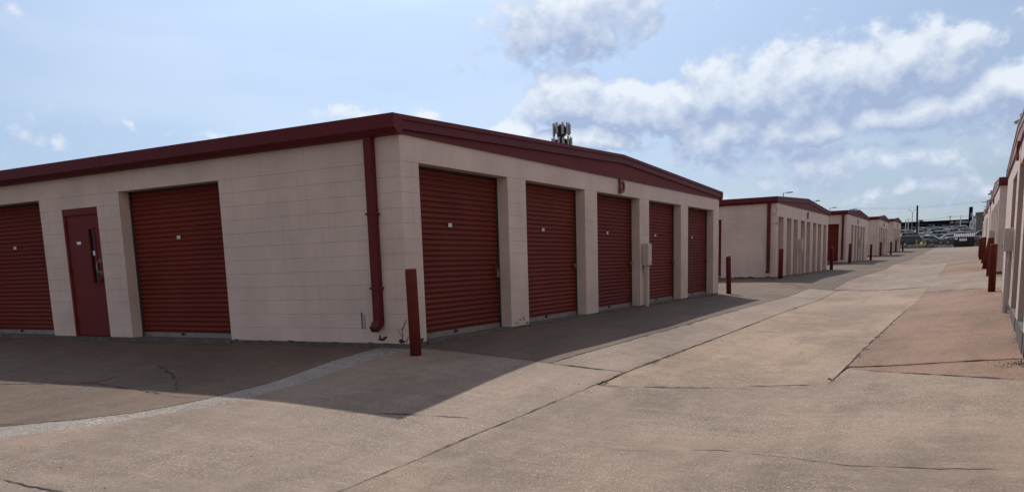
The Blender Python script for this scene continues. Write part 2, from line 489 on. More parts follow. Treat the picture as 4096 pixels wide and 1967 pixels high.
class MB:
    def __init__(s):
        s.v, s.f = [], []

    def add(s, vs, fs):
        n = len(s.v)
        s.v += [tuple(v) for v in vs]
        s.f += [tuple(i + n for i in f) for f in fs]
        return s

    def box(s, x0, x1, y0, y1, z0, z1):
        if x0 > x1: x0, x1 = x1, x0
        if y0 > y1: y0, y1 = y1, y0
        return s.add([(x0, y0, z0), (x1, y0, z0), (x1, y1, z0), (x0, y1, z0), (x0, y0, z1), (x1, y0, z1), (x1, y1, z1), (x0, y1, z1)],
                     [(0, 3, 2, 1), (4, 5, 6, 7), (0, 1, 5, 4), (1, 2, 6, 5), (2, 3, 7, 6), (3, 0, 4, 7)])

    def tube(s, pts, r, n=8, caps=True, r2=None):
        """round tube along a polyline"""
        pts = [Vector(p) for p in pts]
        base = len(s.v)
        prev = None
        for i, p in enumerate(pts):
            d = (pts[min(i + 1, len(pts) - 1)] - pts[max(i - 1, 0)]).normalized()
            ref = Vector((0, 0, 1)) if abs(d.z) < .95 else Vector((1, 0, 0))
            a = d.cross(ref).normalized()
            b = a.cross(d)
            rr = r if r2 is None else r + (r2 - r) * i / max(1, len(pts) - 1)
            for k in range(n):
                t = 2 * math.pi * k / n
                s.v.append(tuple(p + rr * (math.cos(t) * a + math.sin(t) * b)))
        for i in range(len(pts) - 1):
            for k in range(n):
                a0 = base + i * n + k
                a1 = base + i * n + (k + 1) % n
                s.f.append((a0, a1, a1 + n, a0 + n))
        if caps:
            s.f.append(tuple(base + k for k in range(n))[::-1])
            e = base + (len(pts) - 1) * n
            s.f.append(tuple(e + k for k in range(n)))
        return s

    def prism(s, poly, fn0, fn1):
        """poly of 2D points; fn0/fn1 map a 2D point to the 3D start and end ring"""
        n = len(poly)
        a = [fn0(*p) for p in poly]
        b = [fn1(*p) for p in poly]
        return s.add(a + b, [tuple(range(n))[::-1], tuple(range(n, 2 * n))] + [(i, (i + 1) % n, n + (i + 1) % n, n + i) for i in range(n)])

    def lathe(s, prof, cx, cy, n=16):
        base = len(s.v)
        for (r, z) in prof:
            for k in range(n):
                t = 2 * math.pi * k / n
                s.v.append((cx + r * math.cos(t), cy + r * math.sin(t), z))
        for i in range(len(prof) - 1):
            for k in range(n):
                a0 = base + i * n + k
                a1 = base + i * n + (k + 1) % n
                s.f.append((a0, a1, a1 + n, a0 + n))
        s.f.append(tuple(base + k for k in range(n))[::-1])
        e = base + (len(prof) - 1) * n
        s.f.append(tuple(e + k for k in range(n)))
        return s

    def mesh(s, name, smooth=False):
        me = bpy.data.meshes.new(name)
        me.from_pydata(s.v, [], s.f)
        bm = bmesh.new()
        bm.from_mesh(me)
        bmesh.ops.recalc_face_normals(bm, faces=bm.faces)
        bm.to_mesh(me)
        bm.free()
        if smooth:
            for p in me.polygons:
                p.use_smooth = True
        return me

    def build(s, name, material, parent=None, loc=(0, 0, 0), rz=0.0, kind=None, smooth=False, bevel=0):
        me = s.mesh(name, smooth)
        o = obj(name, me, material, parent, loc, rz, kind)
        if bevel:
            md = o.modifiers.new('bevel', 'BEVEL')
            md.width = bevel
            md.segments = 2
            md.limit_method = 'ANGLE'
        return o


def text_mesh(body, size, extrude, offset=0.0):
    cu = bpy.data.curves.new('lettering', 'FONT')
    cu.body = body
    cu.size = size
    cu.extrude = extrude
    cu.offset = offset
    cu.align_x = 'CENTER'
    cu.resolution_u = 4
    t = bpy.data.objects.new('lettering', cu)
    COL.objects.link(t)
    bpy.context.view_layer.update()
    dg = bpy.context.evaluated_depsgraph_get()
    me = bpy.data.meshes.new_from_object(t.evaluated_get(dg))
    bpy.data.objects.remove(t)
    return me


# ------------------------------------------------------------------ terrain height
XS = [-60, -12, -4.6, 0, 1, 2, 2.9, 4, 5.45, 6.5, 7.44, 12, 40]
PROF = [0, 0, 0, 0, .06, .14, .26, .34, .27, .12, 0, 0, 0]
YS = [-40, -14, -9, -6, -3, 0, 4, 10, 16, 20, 24.5, 38, 42, 46, 58, 62, 66, 76, 82, 92, 101, 112, 400]
LW = [-1.2, -.74, -.60, -.52, -.40, -.02, -.02, -.02, -.04, .03, .22, .25, .38, .55, .56, .7, .87, .9, 1.15, 1.22, 1.5, 1.6, 1.6]
RW = [-1.3, -.75, -.57, -.5, -.42, -.33, -.24, -.06, 0., .2, .32, .48, .55, .6, .75, .8, .87, 1.0, 1.1, 1.25, 1.5, 1.6, 1.6]


def zg(x, y):
    x = np.asarray(x, float)
    y = np.asarray(y, float)
    o = 0
    for dx in (-.35, 0, .35):
        for dy in (-.9, 0, .9):
            a = np.clip((x + dx) / 7.44, 0, 1)
            base = (1 - a) * np.interp(y + dy, YS, LW) + a * np.interp(y + dy, YS, RW)
            amp = np.interp(y + dy, [-8, -4, 0, 16, 24, 60, 101], [0, .25, .9, .85, .7, .5, .1])
            o = o + base - amp * np.interp(x + dx, XS, PROF)
    return o / 9


def zlot(y):
    return 1.54 + (y - 106) * .0156 if y < 131 else 1.93 + (y - 131) * .036


def warp(x, y):
    p = Vector((x * 1.3, y * 1.3, 3.1))
    q = Vector((x * 7, y * 7, 9.4))
    return (x + .018 * mnoise.noise(p) + .007 * mnoise.noise(q),
            y + .018 * mnoise.noise(p + Vector((17, 5, 2))) + .007 * mnoise.noise(q + Vector((3, 31, 8))))


# ------------------------------------------------------------------ pavement
def sheet(name, x0, x1, y0, y1, nx, ny, dz, material, kind='structure', zf=None):
    xs = np.linspace(x0, x1, nx)
    ys = np.linspace(y0, y1, ny)
    X, Y = np.meshgrid(xs, ys)
    Z = (zg(X, Y) if zf is None else zf(X, Y)) + dz
    v = np.stack([X.ravel(), Y.ravel(), Z.ravel()], -1).tolist()
    f = [(j * nx + i, j * nx + i + 1, (j + 1) * nx + i + 1, (j + 1) * nx + i) for j in range(ny - 1) for i in range(nx - 1)]
    me = bpy.data.meshes.new(name)
    me.from_pydata(v, [], f)
    for p in me.polygons:
        p.use_smooth = True
    return obj(name, me, material, kind=kind)


pavement = sheet('pavement', -42, 42, -22, 108, 140, 220, -0.035, MT['bed'])


def zfar(X, Y):
    z = np.where(Y < 131, 1.4 + np.clip(Y - 106, 0, 25) * .0156, 1.83 + (Y - 131) * .036)
    z = np.where(Y > 440, 12.9 + (Y - 440) * .004, z)
    return z


ground = sheet('ground', -900, 900, 106.5, 2400, 60, 240, -0.06, MT['ground'], zf=zfar)
ground2 = sheet('ground', -900, 900, -300, 107, 60, 60, -2.2, MT['ground'], zf=lambda X, Y: np.where(np.abs(X) > 60, 0.012 * (Y + 22), -0.2 + 0 * X) + np.where(Y < -22, 0.4, 0))


def densify(poly, step):
    out = []
    n = len(poly)
    for i in range(n):
        a, b = poly[i], poly[(i + 1) % n]
        L = math.hypot(b[0] - a[0], b[1] - a[1])
        k = max(1, int(L / step))
        for j in range(k):
            t = j / k
            out.append((a[0] + (b[0] - a[0]) * t, a[1] + (b[1] - a[1]) * t))
    return out


def area(p):
    return .5 * sum(p[i][0] * p[(i + 1) % len(p)][1] - p[(i + 1) % len(p)][0] * p[i][1] for i in range(len(p)))


def inset(poly, g):
    n = len(poly)
    out = []
    for i in range(n):
        a, b, c = poly[i - 1], poly[i], poly[(i + 1) % n]
        e1 = Vector((b[0] - a[0], b[1] - a[1])).normalized()
        e2 = Vector((c[0] - b[0], c[1] - b[1])).normalized()
        nn = Vector((-e1.y - e2.y, e1.x + e2.x))
        l = nn.length
        if l < 1e-6:
            nn, l = Vector((-e1.y, e1.x)), 1
        nn /= l
        k = g / max(.35, nn.dot(Vector((-e1.y, e1.x))))
        out.append((b[0] + nn.x * k, b[1] + nn.y * k))
    return out


def slab(name, poly, material, gap=.006, step=.35, grid=.5, dz=0.0, wavy=0.006):
    if area(poly) < 0:
        poly = poly[::-1]
    ring = inset([warp(*p) for p in densify(poly, step)], gap)
    n = len(ring)
    xs = [p[0] for p in ring]
    ys = [p[1] for p in ring]
    pts = [Vector(p) for p in ring]
    x = math.floor(min(xs) / grid) * grid + grid * .5
    while x < max(xs):
        y = math.floor(min(ys) / grid) * grid + grid * .5
        while y < max(ys):
            # inside and away from the edge
            ins = False
            near = False
            j = n - 1
            for i in range(n):
                xi, yi, xj, yj = xs[i], ys[i], xs[j], ys[j]
                if (yi > y) != (yj > y) and x < (xj - xi) * (y - yi) / (yj - yi) + xi:
                    ins = not ins
                if abs(xi - x) < grid * .3 and abs(yi - y) < grid * .3:
                    near = True
                j = i
            if ins and not near:
                pts.append(Vector((x, y)))
            y += grid
        x += grid
    vo, ed, fo, _, _, _ = delaunay_2d_cdt(pts, [(i, (i + 1) % n) for i in range(n)], [], 1, 1e-5)
    vv = [(p.x, p.y) for p in vo]
    ax = np.array(vv)
    z = zg(ax[:, 0], ax[:, 1]) + dz
    v = [(p[0], p[1], float(z[i]) + wavy * mnoise.noise(Vector((p[0] * .6, p[1] * .6, 2.2)))) for i, p in enumerate(vv)]
    cnt = {}
    faces = [tuple(f) for f in fo]
    for f in faces:
        for i in range(len(f)):
            e = tuple(sorted((f[i], f[(i + 1) % len(f)])))
            cnt[e] = cnt.get(e, 0) + 1
    nb = len(v)
    low = {}
    for (a, b), k in cnt.items():
        if k == 1:
            for q in (a, b):
                if q not in low:
                    low[q] = len(v)
                    v.append((v[q][0], v[q][1], v[q][2] - .06))
            faces.append((a, b, low[b], low[a]))
    me = bpy.data.meshes.new(name)
    me.from_pydata(v, [], faces)
    bm = bmesh.new()
    bm.from_mesh(me)
    bmesh.ops.recalc_face_normals(bm, faces=bm.faces)
    # make sure tops look up
    if sum(f.normal.z for f in bm.faces) < 0:
        bmesh.ops.reverse_faces(bm, faces=bm.faces)
    bm.to_mesh(me)
    bm.free()
    return obj(name, me, material, pavement)


UP_ = [(-.52, .12), (-.58, -1.9), (-.75, -2.75), (-1.08, -3.5), (-2.0, -4.4), (-5, -7.2), (-12, -15)]
LO_ = [(.02, .10), (-.12, -1.7), (-.30, -2.85), (-.82, -3.7), (-1.45, -4.75), (-4.2, -8.6), (-9.5, -15)]
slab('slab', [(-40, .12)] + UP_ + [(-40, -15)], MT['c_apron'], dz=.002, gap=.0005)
slab('slab', UP_ + LO_[::-1], MT['c_pebble'], gap=.0005, dz=-.002, step=.15, grid=.3)
slab('slab', LO_ + [(2.4, -15), (2.6, -11), (2.88, -6.5), (2.80, -3.0), (2.90, -.33), (2.92, .6), (2.0, .32)], MT['c_smooth'], grid=.4)
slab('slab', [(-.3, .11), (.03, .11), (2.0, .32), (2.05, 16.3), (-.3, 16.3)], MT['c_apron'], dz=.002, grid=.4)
slab('slab', [(2.0, .32), (2.92, .6), (2.97, 19.55), (2.07, 19.55), (2.05, 16.3)], MT['c_smooth'], dz=.001, grid=.4)
slab('slab', [(2.93, -.32), (3.58, .06), (4.46, .62), (5.28, 1.0), (5.32, 4.2), (5.5, 12), (5.61, 17.75), (5.65, 19.6), (2.97, 19.6), (2.92, .6)], MT['c_tan'], dz=-.004, grid=.4)
slab('slab', [(2.90, -.33), (3.58, .06), (4.46, .62), (5.28, 1.0), (5.33, 2.28), (7.6, .57), (30, -4), (30, -15), (2.4, -15), (2.6, -11), (2.88, -6.5), (2.80, -3.0)], MT['c_old'], dz=.003, grid=.45)
slab('slab', [(5.33, 2.28), (7.6, .57), (30, -4), (30, 3.0), (7.6, 2.58), (5.31, 2.46)], MT['c_brown'], dz=-.006, grid=.4)
slab('slab', [(5.31, 2.46), (7.6, 2.58), (7.6, 16.42), (5.61, 17.75), (5.5, 12), (5.32, 4.2)], MT['c_brown'], dz=.002, grid=.4)
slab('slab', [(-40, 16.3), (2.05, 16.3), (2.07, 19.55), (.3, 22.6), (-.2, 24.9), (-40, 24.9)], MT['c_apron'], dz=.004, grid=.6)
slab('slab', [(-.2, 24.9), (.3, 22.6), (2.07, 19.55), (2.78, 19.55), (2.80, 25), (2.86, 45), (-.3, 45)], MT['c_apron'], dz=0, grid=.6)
slab('slab', [(2.79, 19.6), (5.65, 19.6), (5.61, 17.75), (7.6, 16.42), (30, 16.4), (30, 24), (5.7, 25.0), (4.2, 24.4), (2.80, 25)], MT['c_mid'], dz=.002, grid=.6)
slab('slab', [(2.80, 25), (4.2, 24.4), (5.7, 25.0), (5.7, 45), (2.86, 45)], MT['c_mid'], dz=-.003, grid=.7)
slab('slab', [(5.7, 25.0), (30, 24), (30, 45), (5.7, 45)], MT['c_brown'], dz=.003, grid=.9)
slab('slab', [(-40, 37.8), (-.3, 37.8), (-.3, 45), (-40, 45)], MT['c_apron'], dz=0, grid=1.2)
for (ya, yb, mm) in ((45, 62, 'c_far'), (62, 80, 'c_far'), (80, 107, 'c_mid')):
    slab('slab', [(-40, ya), (3.0, ya), (3.0, yb), (-40, yb)], MT['c_apron'], dz=.002, grid=1.5, step=1)
    slab('slab', [(3.0, ya), (40, ya), (40, yb), (3.0, yb)], MT[mm], dz=-.002, grid=1.5, step=1)


def crack(pts, w=.012, step=.06, jag=.02, dz=.006, name='crack', material=None):
    """thin ragged fissure laid on the slab"""
    P = []
    for i in range(len(pts) - 1):
        a, b = pts[i], pts[i + 1]
        L = math.hypot(b[0] - a[0], b[1] - a[1])
        k = max(2, int(L / step))
        for j in range(k + (1 if i == len(pts) - 2 else 0)):
            t = j / k
            P.append((a[0] + (b[0] - a[0]) * t, a[1] + (b[1] - a[1]) * t))
    w *= 1.55
    v, f = [], []
    for i, (x, y) in enumerate(P):
        a = P[max(0, i - 1)]
        b = P[min(len(P) - 1, i + 1)]
        d = Vector((b[0] - a[0], b[1] - a[1])).normalized()
        n = Vector((-d.y, d.x))
        q = Vector((x * 9, y * 9, 5.5))
        s = jag * (mnoise.noise(q) + .6 * mnoise.noise(q * 3.1))
        ww = w * max(.08, .5 + 1.3 * mnoise.noise(q * .35 + Vector((4, 4, 4))) + .7 * mnoise.noise(q * 1.7)) * min(1, .25 + 3 * min(i, len(P) - 1 - i) / len(P))
        for sg in (-.5, .5):
            xx, yy = x + n.x * (s + sg * ww), y + n.y * (s + sg * ww)
            v.append((xx, yy, float(zg(xx, yy)) + dz + .006 * mnoise.noise(Vector((xx * .6, yy * .6, 2.2)))))
        if i:
            k = 2 * i
            f.append((k - 2, k, k + 1, k - 1))
    me = bpy.data.meshes.new(name)
    me.from_pydata(v, [], f)
    return obj(name, me, material or MT['crack'], pavement)


crack([(4.05, -2.85), (4.3, -2.78), (4.94, -2.55), (5.52, -2.66), (5.96, -2.83), (6.48, -2.83), (7.4, -2.70)], .012)
crack([(-7, -3.0), (-4.8, -2.86), (-3.22, -2.55), (-2.13, -2.68), (-1.3, -2.85), (-.75, -2.8)], .022, dz=.010)
crack([(-3.25, -2.52), (-3.2, -2.07)], .016, dz=.010)
crack([(-5.13, -1.95), (-5.1, -1.4)], .014, dz=.010)
crack([(-3.4, -1.48), (-2.89, -1.7), (-2.05, -2.2), (-1.6, -2.58), (-1.39, -2.82)], .028, jag=.05, dz=.010)
crack([(.0, -5.57), (.51, -5.61), (1.1, -5.61)], .010)
crack([(1.2, -2.78), (1.44, -2.71), (1.94, -2.55), (2.5, -2.38)], .014)
crack([(-3.2, -4.9), (-1.9, -4.25), (-1.0, -3.6)], .012, dz=.006)
crack([(2.86, 25.0), (3.81, 24.45), (4.34, 24.3), (5.6, 24.9)], .03, dz=.01)
crack([(3.0, 3.1), (3.8, 3.3), (4.7, 3.2)], .006)
crack([(3.1, 8.4), (4.4, 8.7), (5.4, 8.5)], .012, dz=.004)
crack([(3.0, 13.4), (4.3, 13.8), (5.5, 13.6)], .014, dz=.004)
crack([(5.7, 9.0), (6.6, 9.2), (7.3, 9.1)], .010)
crack([(5.35, 2.7), (5.7, 2.62), (6.1, 2.44)], .012, dz=.008)
crack([(3.2, 30.5), (4.6, 30.9), (5.6, 30.7), (7.2, 31)], .03, dz=.012)
crack([(1, 34), (3.2, 34.2), (5.6, 34)], .03, dz=.012)
crack([(5.8, 19.7), (6.6, 19.9), (7.5, 19.8)], .025, dz=.012)
# open, crumbling joints across the drive
crack([(2.95, -.34), (3.58, .06), (4.46, .62), (5.25, .99)], .034, jag=.012, dz=.007)
crack([(2.02, .33), (2.5, .46), (2.91, .60)], .032, jag=.015, dz=.007)
crack([(5.31, 2.46), (6.0, 2.49), (7.06, 2.55), (7.25, 2.56)], .028, jag=.012, dz=.008)
crack([(5.34, 2.28), (6.31, 1.53), (7.2, .86), (7.6, .57)], .03, jag=.012, dz=.008)
crack([(5.61, 17.75), (6.3, 17.3), (7.4, 16.5)], .05, jag=.015, dz=.008)
crack([(.9, 19.5), (2.07, 19.55), (2.8, 19.6), (5.65, 19.6)], .07, jag=.03, dz=.008)
crack([(.3, 22.6), (1.2, 21.0), (2.07, 19.55)], .06, jag=.03, dz=.008)
crack([(5.28, .98), (5.31, 2.46), (5.32, 4.2), (5.5, 12)], .022, jag=.012, dz=.008)
crack([(2.88, -6.5), (2.80, -3.0), (2.90, -.33), (2.95, 9)], .013, jag=.010, dz=.008)
crack([(2.0, .32), (2.03, 6), (2.05, 11)], .020, jag=.012, dz=.008)
crack([(3.0, 45), (5.7, 45), (7.4, 45)], .09, jag=.03, dz=.012)
crack([(3.0, 62), (7.4, 62)], .12, jag=.03, dz=.012)
# crumbled edges along the long joints
random.seed(3)
for (x0, y0, x1, y1, n, m_) in ((2.94, -1.0, 2.97, 15, 20, .04), (2.02, .6, 2.03, 9, 12, .035), (5.31, 1.2, 5.5, 12, 20, .03), (2.95, -.2, 5.2, 1.0, 5, .02), (5.4, 2.45, 7, 2.5, 6, .02)):
    for i in range(n):
        t = random.random() ** 1.3
        x, y = x0 + (x1 - x0) * t, y0 + (y1 - y0) * t
        L = random.uniform(.05, .28)
        a = math.atan2(y1 - y0, x1 - x0) + random.uniform(-.5, .5)
        crack([(x, y), (x + L * math.cos(a), y + L * math.sin(a))], random.uniform(.4, 1) * m_, jag=.02, dz=.008, name='chipped_edge')


# loose bits: stones and twigs
def bits(name, spots, material, parent=None, kind='stuff'):
    mb = MB()
    for (x, y, r) in spots:
        z = float(zg(x, y))
        n = 5
        ring = []
        a0 = random.random() * 6
        for k in range(n):
            a = a0 + 2 * math.pi * k / n
            q = r * random.uniform(.6, 1.2)
            ring.append((x + q * math.cos(a), y + q * math.sin(a), z - .002))
        top = [(x + (p[0] - x) * .5, y + (p[1] - y) * .5, z + r * random.uniform(.5, 1)) for p in ring]
        mb.add(ring + top, [(k, (k + 1) % n, n + (k + 1) % n, n + k) for k in range(n)] + [tuple(range(n, 2 * n))])
    return mb.build(name, material, parent, kind=kind)


sp = []
for i in range(900):
    a, q = random.uniform(0, 6.3), abs(random.gauss(0, .17))
    sp.append((7.44 + q * 1.3 * math.cos(a), 2.15 + 1.1 * q * math.sin(a), random.uniform(.003, .010)))
g_ = bits('gravel_debris', sp, MT['stone'])
tag(g_, 'dark gravel debris gathered round the nearest bollard on the right', 'debris')
sp = [(7.36 + .0122 * (y - 8) + random.uniform(-.08, -.01), y, random.uniform(.003, .012)) for y in [random.uniform(4, 12) for _ in range(90)]]
g_ = bits('leaf_litter', sp, MT['stone'])
tag(g_, 'dark leaf litter along the sill of the right hand building', 'debris')
sp = [(random.uniform(.01, .09), random.uniform(.3, 15.9), random.uniform(.004, .014)) for _ in range(160)] + [(-random.uniform(.1, 11), -random.uniform(.01, .08), random.uniform(.004, .013)) for _ in range(110)]
g_ = bits('wall_grit', sp, MT['stone'])
tag(g_, 'dark grit gathered along the foot of building D', 'debris')
sp = []
for i in range(190):
    y = -5.5 + 20 * random.random() ** 1.8
    sp.append((random.uniform(-1, 7.2), y, random.uniform(.003, .009)))
g_ = bits('grit', sp, MT['stone'])
tag(g_, 'scattered dark grit on the concrete drive', 'debris')

# ------------------------------------------------------------------ storage buildings
BLOCKS = {}


def block_mesh(l, h, dep=.2):
    key = (round(l, 3), round(h, 3), round(dep, 3))
    if key not in BLOCKS:
        g_, e, u = .0007, .0026, .0003          # bed joint gap, chamfer, filled head joint chamfer
        k_ = .0001
        mb = MB()
        a = [(k_, dep, g_), (l - k_, dep, g_), (l - k_, dep, h - g_), (k_, dep, h - g_)]
        b = [(k_, e, g_), (l - k_, e, g_), (l - k_, e, h - g_), (k_, e, h - g_)]
        c = [(k_ + u, 0, g_ + e), (l - k_ - u, 0, g_ + e), (l - k_ - u, 0, h - g_ - e), (k_ + u, 0, h - g_ - e)]
        fs = [(3, 2, 1, 0)]
        for o_ in (0, 4):
            for i in range(4):
                fs.append((o_ + i, o_ + (i + 1) % 4, o_ + 4 + (i + 1) % 4, o_ + 4 + i))
        fs.append((8, 9, 10, 11))
        mb.add(a + b + c, fs)
        me = mb.mesh('block')
        me.materials.append(MT['block'])
        BLOCKS[key] = me
    return BLOCKS[key]


COURSE = .2033


def bond(a, b, k):
    """cut the run [a,b] of course k into running-bond pieces"""
    o_ = .2 if k % 2 else 0
    cuts = [a]
    n = math.ceil((a - o_) / .4 + 1e-6)
    while o_ + n * .4 < b - 1e-6:
        c = o_ + n * .4
        if c - cuts[-1] > .07 and b - c > .07:
            cuts.append(c)
        n += 1
    cuts.append(b)
    return [(cuts[i], cuts[i + 1]) for i in range(len(cuts) - 1)]


SLATS = {}


def slat_profile(p):
    return [(0, 0), (.006, .003), (p * .22, .006), (p * .30, .002), (p * .34, -.014), (p * .48, -.021), (p * .70, -.021), (p * .90, -.010), (p * .97, .000), (p, 0)]


def slat_mesh(w, p):
    key = (round(w, 3), round(p, 4))
    if key not in SLATS:
        pr = slat_profile(p)
        v = [(0, y, z) for z, y in pr] + [(w, y, z) for z, y in pr]
        n = len(pr)
        f = [(i, n + i, n + i + 1, i + 1) for i in range(n - 1)]
        me = bpy.data.meshes.new('slat')
        me.from_pydata(v, [], f)
        me.materials.append(MT['door'])
        SLATS[key] = me
    return SLATS[key]


def roll_door(parent, loc, rz, w, h, detailed, plate=None, lockside=1, plates=True):
    """origin at the left foot of the opening, width along +x, face towards -y"""
    mb = MB()
    mb.box(-.02, w + .02, .05, .07, 0, h + .05)                 # backing sheet
    mb.box(-.0, .035, -.006, .05, 0, h)                          # guides
    mb.box(w - .035, w, -.006, .05, 0, h)
    d = mb.build('roll_up_door', MT['dark'], parent, loc, rz)
    k_ = random.uniform(.86, 1.12)
    tint = (k_ * random.uniform(.97, 1.04), k_ * random.uniform(.96, 1.10), k_ * random.uniform(.95, 1.12), 1)
    z0 = .085
    p = .0777
    n = int((h + .02 - z0) / p)
    ww = w - .074
    if detailed:
        for i in range(n):
            obj('slat', slat_mesh(ww, p), None, d, (.037, .035 + random.uniform(-.0015, .0015), z0 + i * p)).color = tint
    else:
        mb = MB()
        pr = slat_profile(p)
        q = len(pr)
        for i in range(n):
            mb.add([(.037, .035 + y, z0 + i * p + z) for z, y in pr] + [(.037 + ww, .035 + y, z0 + i * p + z) for z, y in pr], [(j, q + j, q + j + 1, j + 1) for j in range(q - 1)])
        mb.build('curtain', MT['door'], d).color = tint
    mb = MB()
    mb.box(.037, w - .037, .008, .045, .008, .078)
    mb.box(.037, w - .037, -.002, .02, .0, .018)
    mb.build('bottom_bar', MT['galv'], d)
    MB().box(w * .42, w * .42 + .05, -.02, .01, .035, .075).build('bottom_stop', MT['dark'], d)
    if detailed:
        lx = w - .16 if lockside > 0 else .08
        mb = MB()
        mb.box(lx, lx + .085, .002, .016, .93, 1.03)
        mb.box(lx + .02, lx + .15, -.010, .0, .962, .985)
        mb.build('latch', MT['door'], d).color = tint
    if plates and plate is not None:
        px, pz, pw, ph = plate
        pl = MB().box(px, px + pw, .0, .012, pz, pz + ph).build('number_plate', MT['plate'], d)
        mb = MB()
        for k in range(3):
            x = px + pw * (.25 + .2 * k)
            mb.box(x, x + pw * .09, -.0015, .001, pz + ph * .3, pz + ph * .7)
        mb.build('printed_number', MT['ink'], pl)
    return d


def storage_building(name, label, X, Y, Z, W, L, gdoors, ldoors, letter=None, side=-1, rz=0.0, wt=2.80, head=2.44, rise=.27, detail=False,
                     spout=None, box_at=None, ldetail_to=None, sunlit_pale=False):
    """side -1: building lies towards -x of its gable plane (left row); +1: towards +x (right row)"""
    T = thing(name, label, 'building', (X, Y, Z), rz)
    s = side

    def D(d):
        return s * d

    ze = wt + .20
    # ---- wall core (behind the blocks) and plain rear walls
    core = MB()
    e = .010
    segs = []
    c = 0.0
    for a, b in sorted(gdoors):
        segs.append((c, a))
        c = b
    segs.append((c, W))
    for a, b in segs:
        core.box(D(e), D(.2 - e), a + e, b - e, -.7, wt - .002)
    core.box(D(e), D(.2 - e), .02, W - .02, head + e, wt - .002)
    lsegs = []
    c = 0.0
    for a, b, hh, kind_ in sorted(ldoors):
        lsegs.append((c, a))
        core.box(D(a - e), D(b + e), e, .2 - e, hh + e, wt - .002)
        c = b
    lsegs.append((c, L))
    for a, b in lsegs:
        core.box(D(a + e), D(b - e), e, .2 - e, -.7, wt - .002)
    core.box(D(.22), D(L), W - .2, W - .003, -.7, wt - .002)
    core.box(D(L - .2), D(L), .2, W - .2, -.7, wt - .002)
    core.build('wall', MT['mortar'], T)
    fl = MB()
    fl.box(D(.005), D(L - .05), .005, W - .005, -.9, -.004)
    fl.build('floor_slab', MT['sill'], T)
    # ---- blocks
    joined = MB()
    rot_g = math.pi / 2 if s < 0 else -math.pi / 2

    def put(axis, a, b, z, h, single, dep=.2):
        """axis 'g' gable run (a..b along y) or 'l' long wall run (a..b = depth)"""
        me = block_mesh(b - a, h, dep)
        if axis == 'g':
            M_ = Matrix.Translation((0, a if s < 0 else b, z)) @ Matrix.Rotation(rot_g, 4, 'Z')
        else:
            M_ = Matrix.Translation((D(b) if s < 0 else a, 0, z))
        if single:
            o = bpy.data.objects.new('block', me)
            o.matrix_local = M_
            link(o, T)
        else:
            joined.add([tuple(M_ @ v.co) for v in me.vertices], [tuple(p.vertices) for p in me.polygons])

    nh = 12
    ch = head / nh
    total = 0
    for si, (a, b) in enumerate(segs):
        for k in range(nh):
            aa, bb = a, b
            if si == 0 and k % 2 == 1:
                aa = a + .2                               # the long wall's block shows its end here
            single = detail and si < 4
            for (p, q) in bond(aa, bb, k):
                put('g', p, q, k * ch, ch, single)
    # lintel course
    p = 0.0
    while p < W - .01:
        q = min(W, p + .4)
        if W - q < .1:
            q = W
        put('g', p, q, head, wt - head, False)
        p = q
    for si, (a, b) in enumerate(lsegs):
        if ldetail_to is not None and a > ldetail_to:
            continue
        for k in range(nh):
            aa = a
            if si == 0 and k % 2 == 0:
                aa = a + .2
            bb = b
            for (p, q) in bond(aa, min(bb, 12), k):
                put('l', p, q, k * ch, ch, detail)
    for a, b, hh, kind_ in ldoors:
        if hh < head - .05:
            for (p, q) in bond(a, b, 11):
                put('l', p, q, hh, head - hh, detail)
    p = .2
    while p < min(L, 12) - .01:
        q = min(min(L, 12), p + .4)
        put('l', p, q, head, wt - head, False)
        p = q
    if joined.v:
        joined.build('blockwork', MT['block'], T, kind='stuff')
    # ---- doors
    for i, (a, b) in enumerate(sorted(gdoors)):
        w = b - a
        if s < 0:
            roll_door(T, (D(.2), a, 0), rot_g, w, head, detail, (w * .40, 1.62, .085, .052) if detail else None, 1)
        else:
            roll_door(T, (D(.2), b, 0), rot_g, w, head, False, None)
        MB().box(D(-.035 if s < 0 else -.004), D(.3), a + .004, b - .004, -.3, -.001).build('door_sill', MT['sill'], T)
    for i, (a, b, hh, kind_) in enumerate(sorted(ldoors)):
        w = b - a
        if kind_ == 'roll':
            roll_door(T, (D(b) if s < 0 else a, .2, 0), 0, w, hh, detail and a < 12, (w * .46, 1.62, .075, .05), 1)
            MB().box(D(a + .004), D(b - .004), -.03, .3, -.3, -.001).build('door_sill', MT['sill'], T)
        else:
            man_door(T, D(b), .03, w, hh)
    # ---- roof, rake trim, eaves gutter
    ov = .055 if s < 0 else .03
    slope = rise / (W / 2)
    rf = MB()
    tz = [(-.17, ze - .02), (W / 2, ze + rise + .0), (W + .17, ze - .02), (W + .17, ze - .06), (W / 2, ze + rise - .05), (-.17, ze - .06)]
    rf.prism(tz, lambda u, z: (D(-.02), u, z), lambda u, z: (D(L + .1), u, z))
    roof = rf.build('roof', MT['roofm'], T)
    rk = MB()
    for (z1, z0, o0) in ((.012, -.055, ov + .012), (-.0555, -.098, ov - .006), (-.0985, -.175, ov + .004)):
        for (ua, ub) in ((-.2, W / 2), (W + .2, W / 2)):
            za, zb = ze + .0, ze + rise + .012
            poly = [(ua, za + z1), (ub, zb + z1), (ub, zb + z0), (ua, za + z0)]
            rk.prism(poly, lambda u, z: (D(.02), u, z), lambda u, z, o0=o0: (D(-o0), u, z))
    rk.build('rake_trim', MT['sunlit_pale'] if sunlit_pale else MT['trim'], roof, bevel=.004)
    gp = MB()
    zt = ze - .12
    gp.prism([(0.01, wt - .003), (W - .01, wt - .003), (W - .01, zt), (W / 2, zt + rise), (0.01, zt)], lambda u, z: (D(-.018), u, z), lambda u, z: (D(.15), u, z))
    gp.build('gable_panel', MT['sunlit_pale'] if sunlit_pale else MT['gable'], T)
    fl_ = MB()
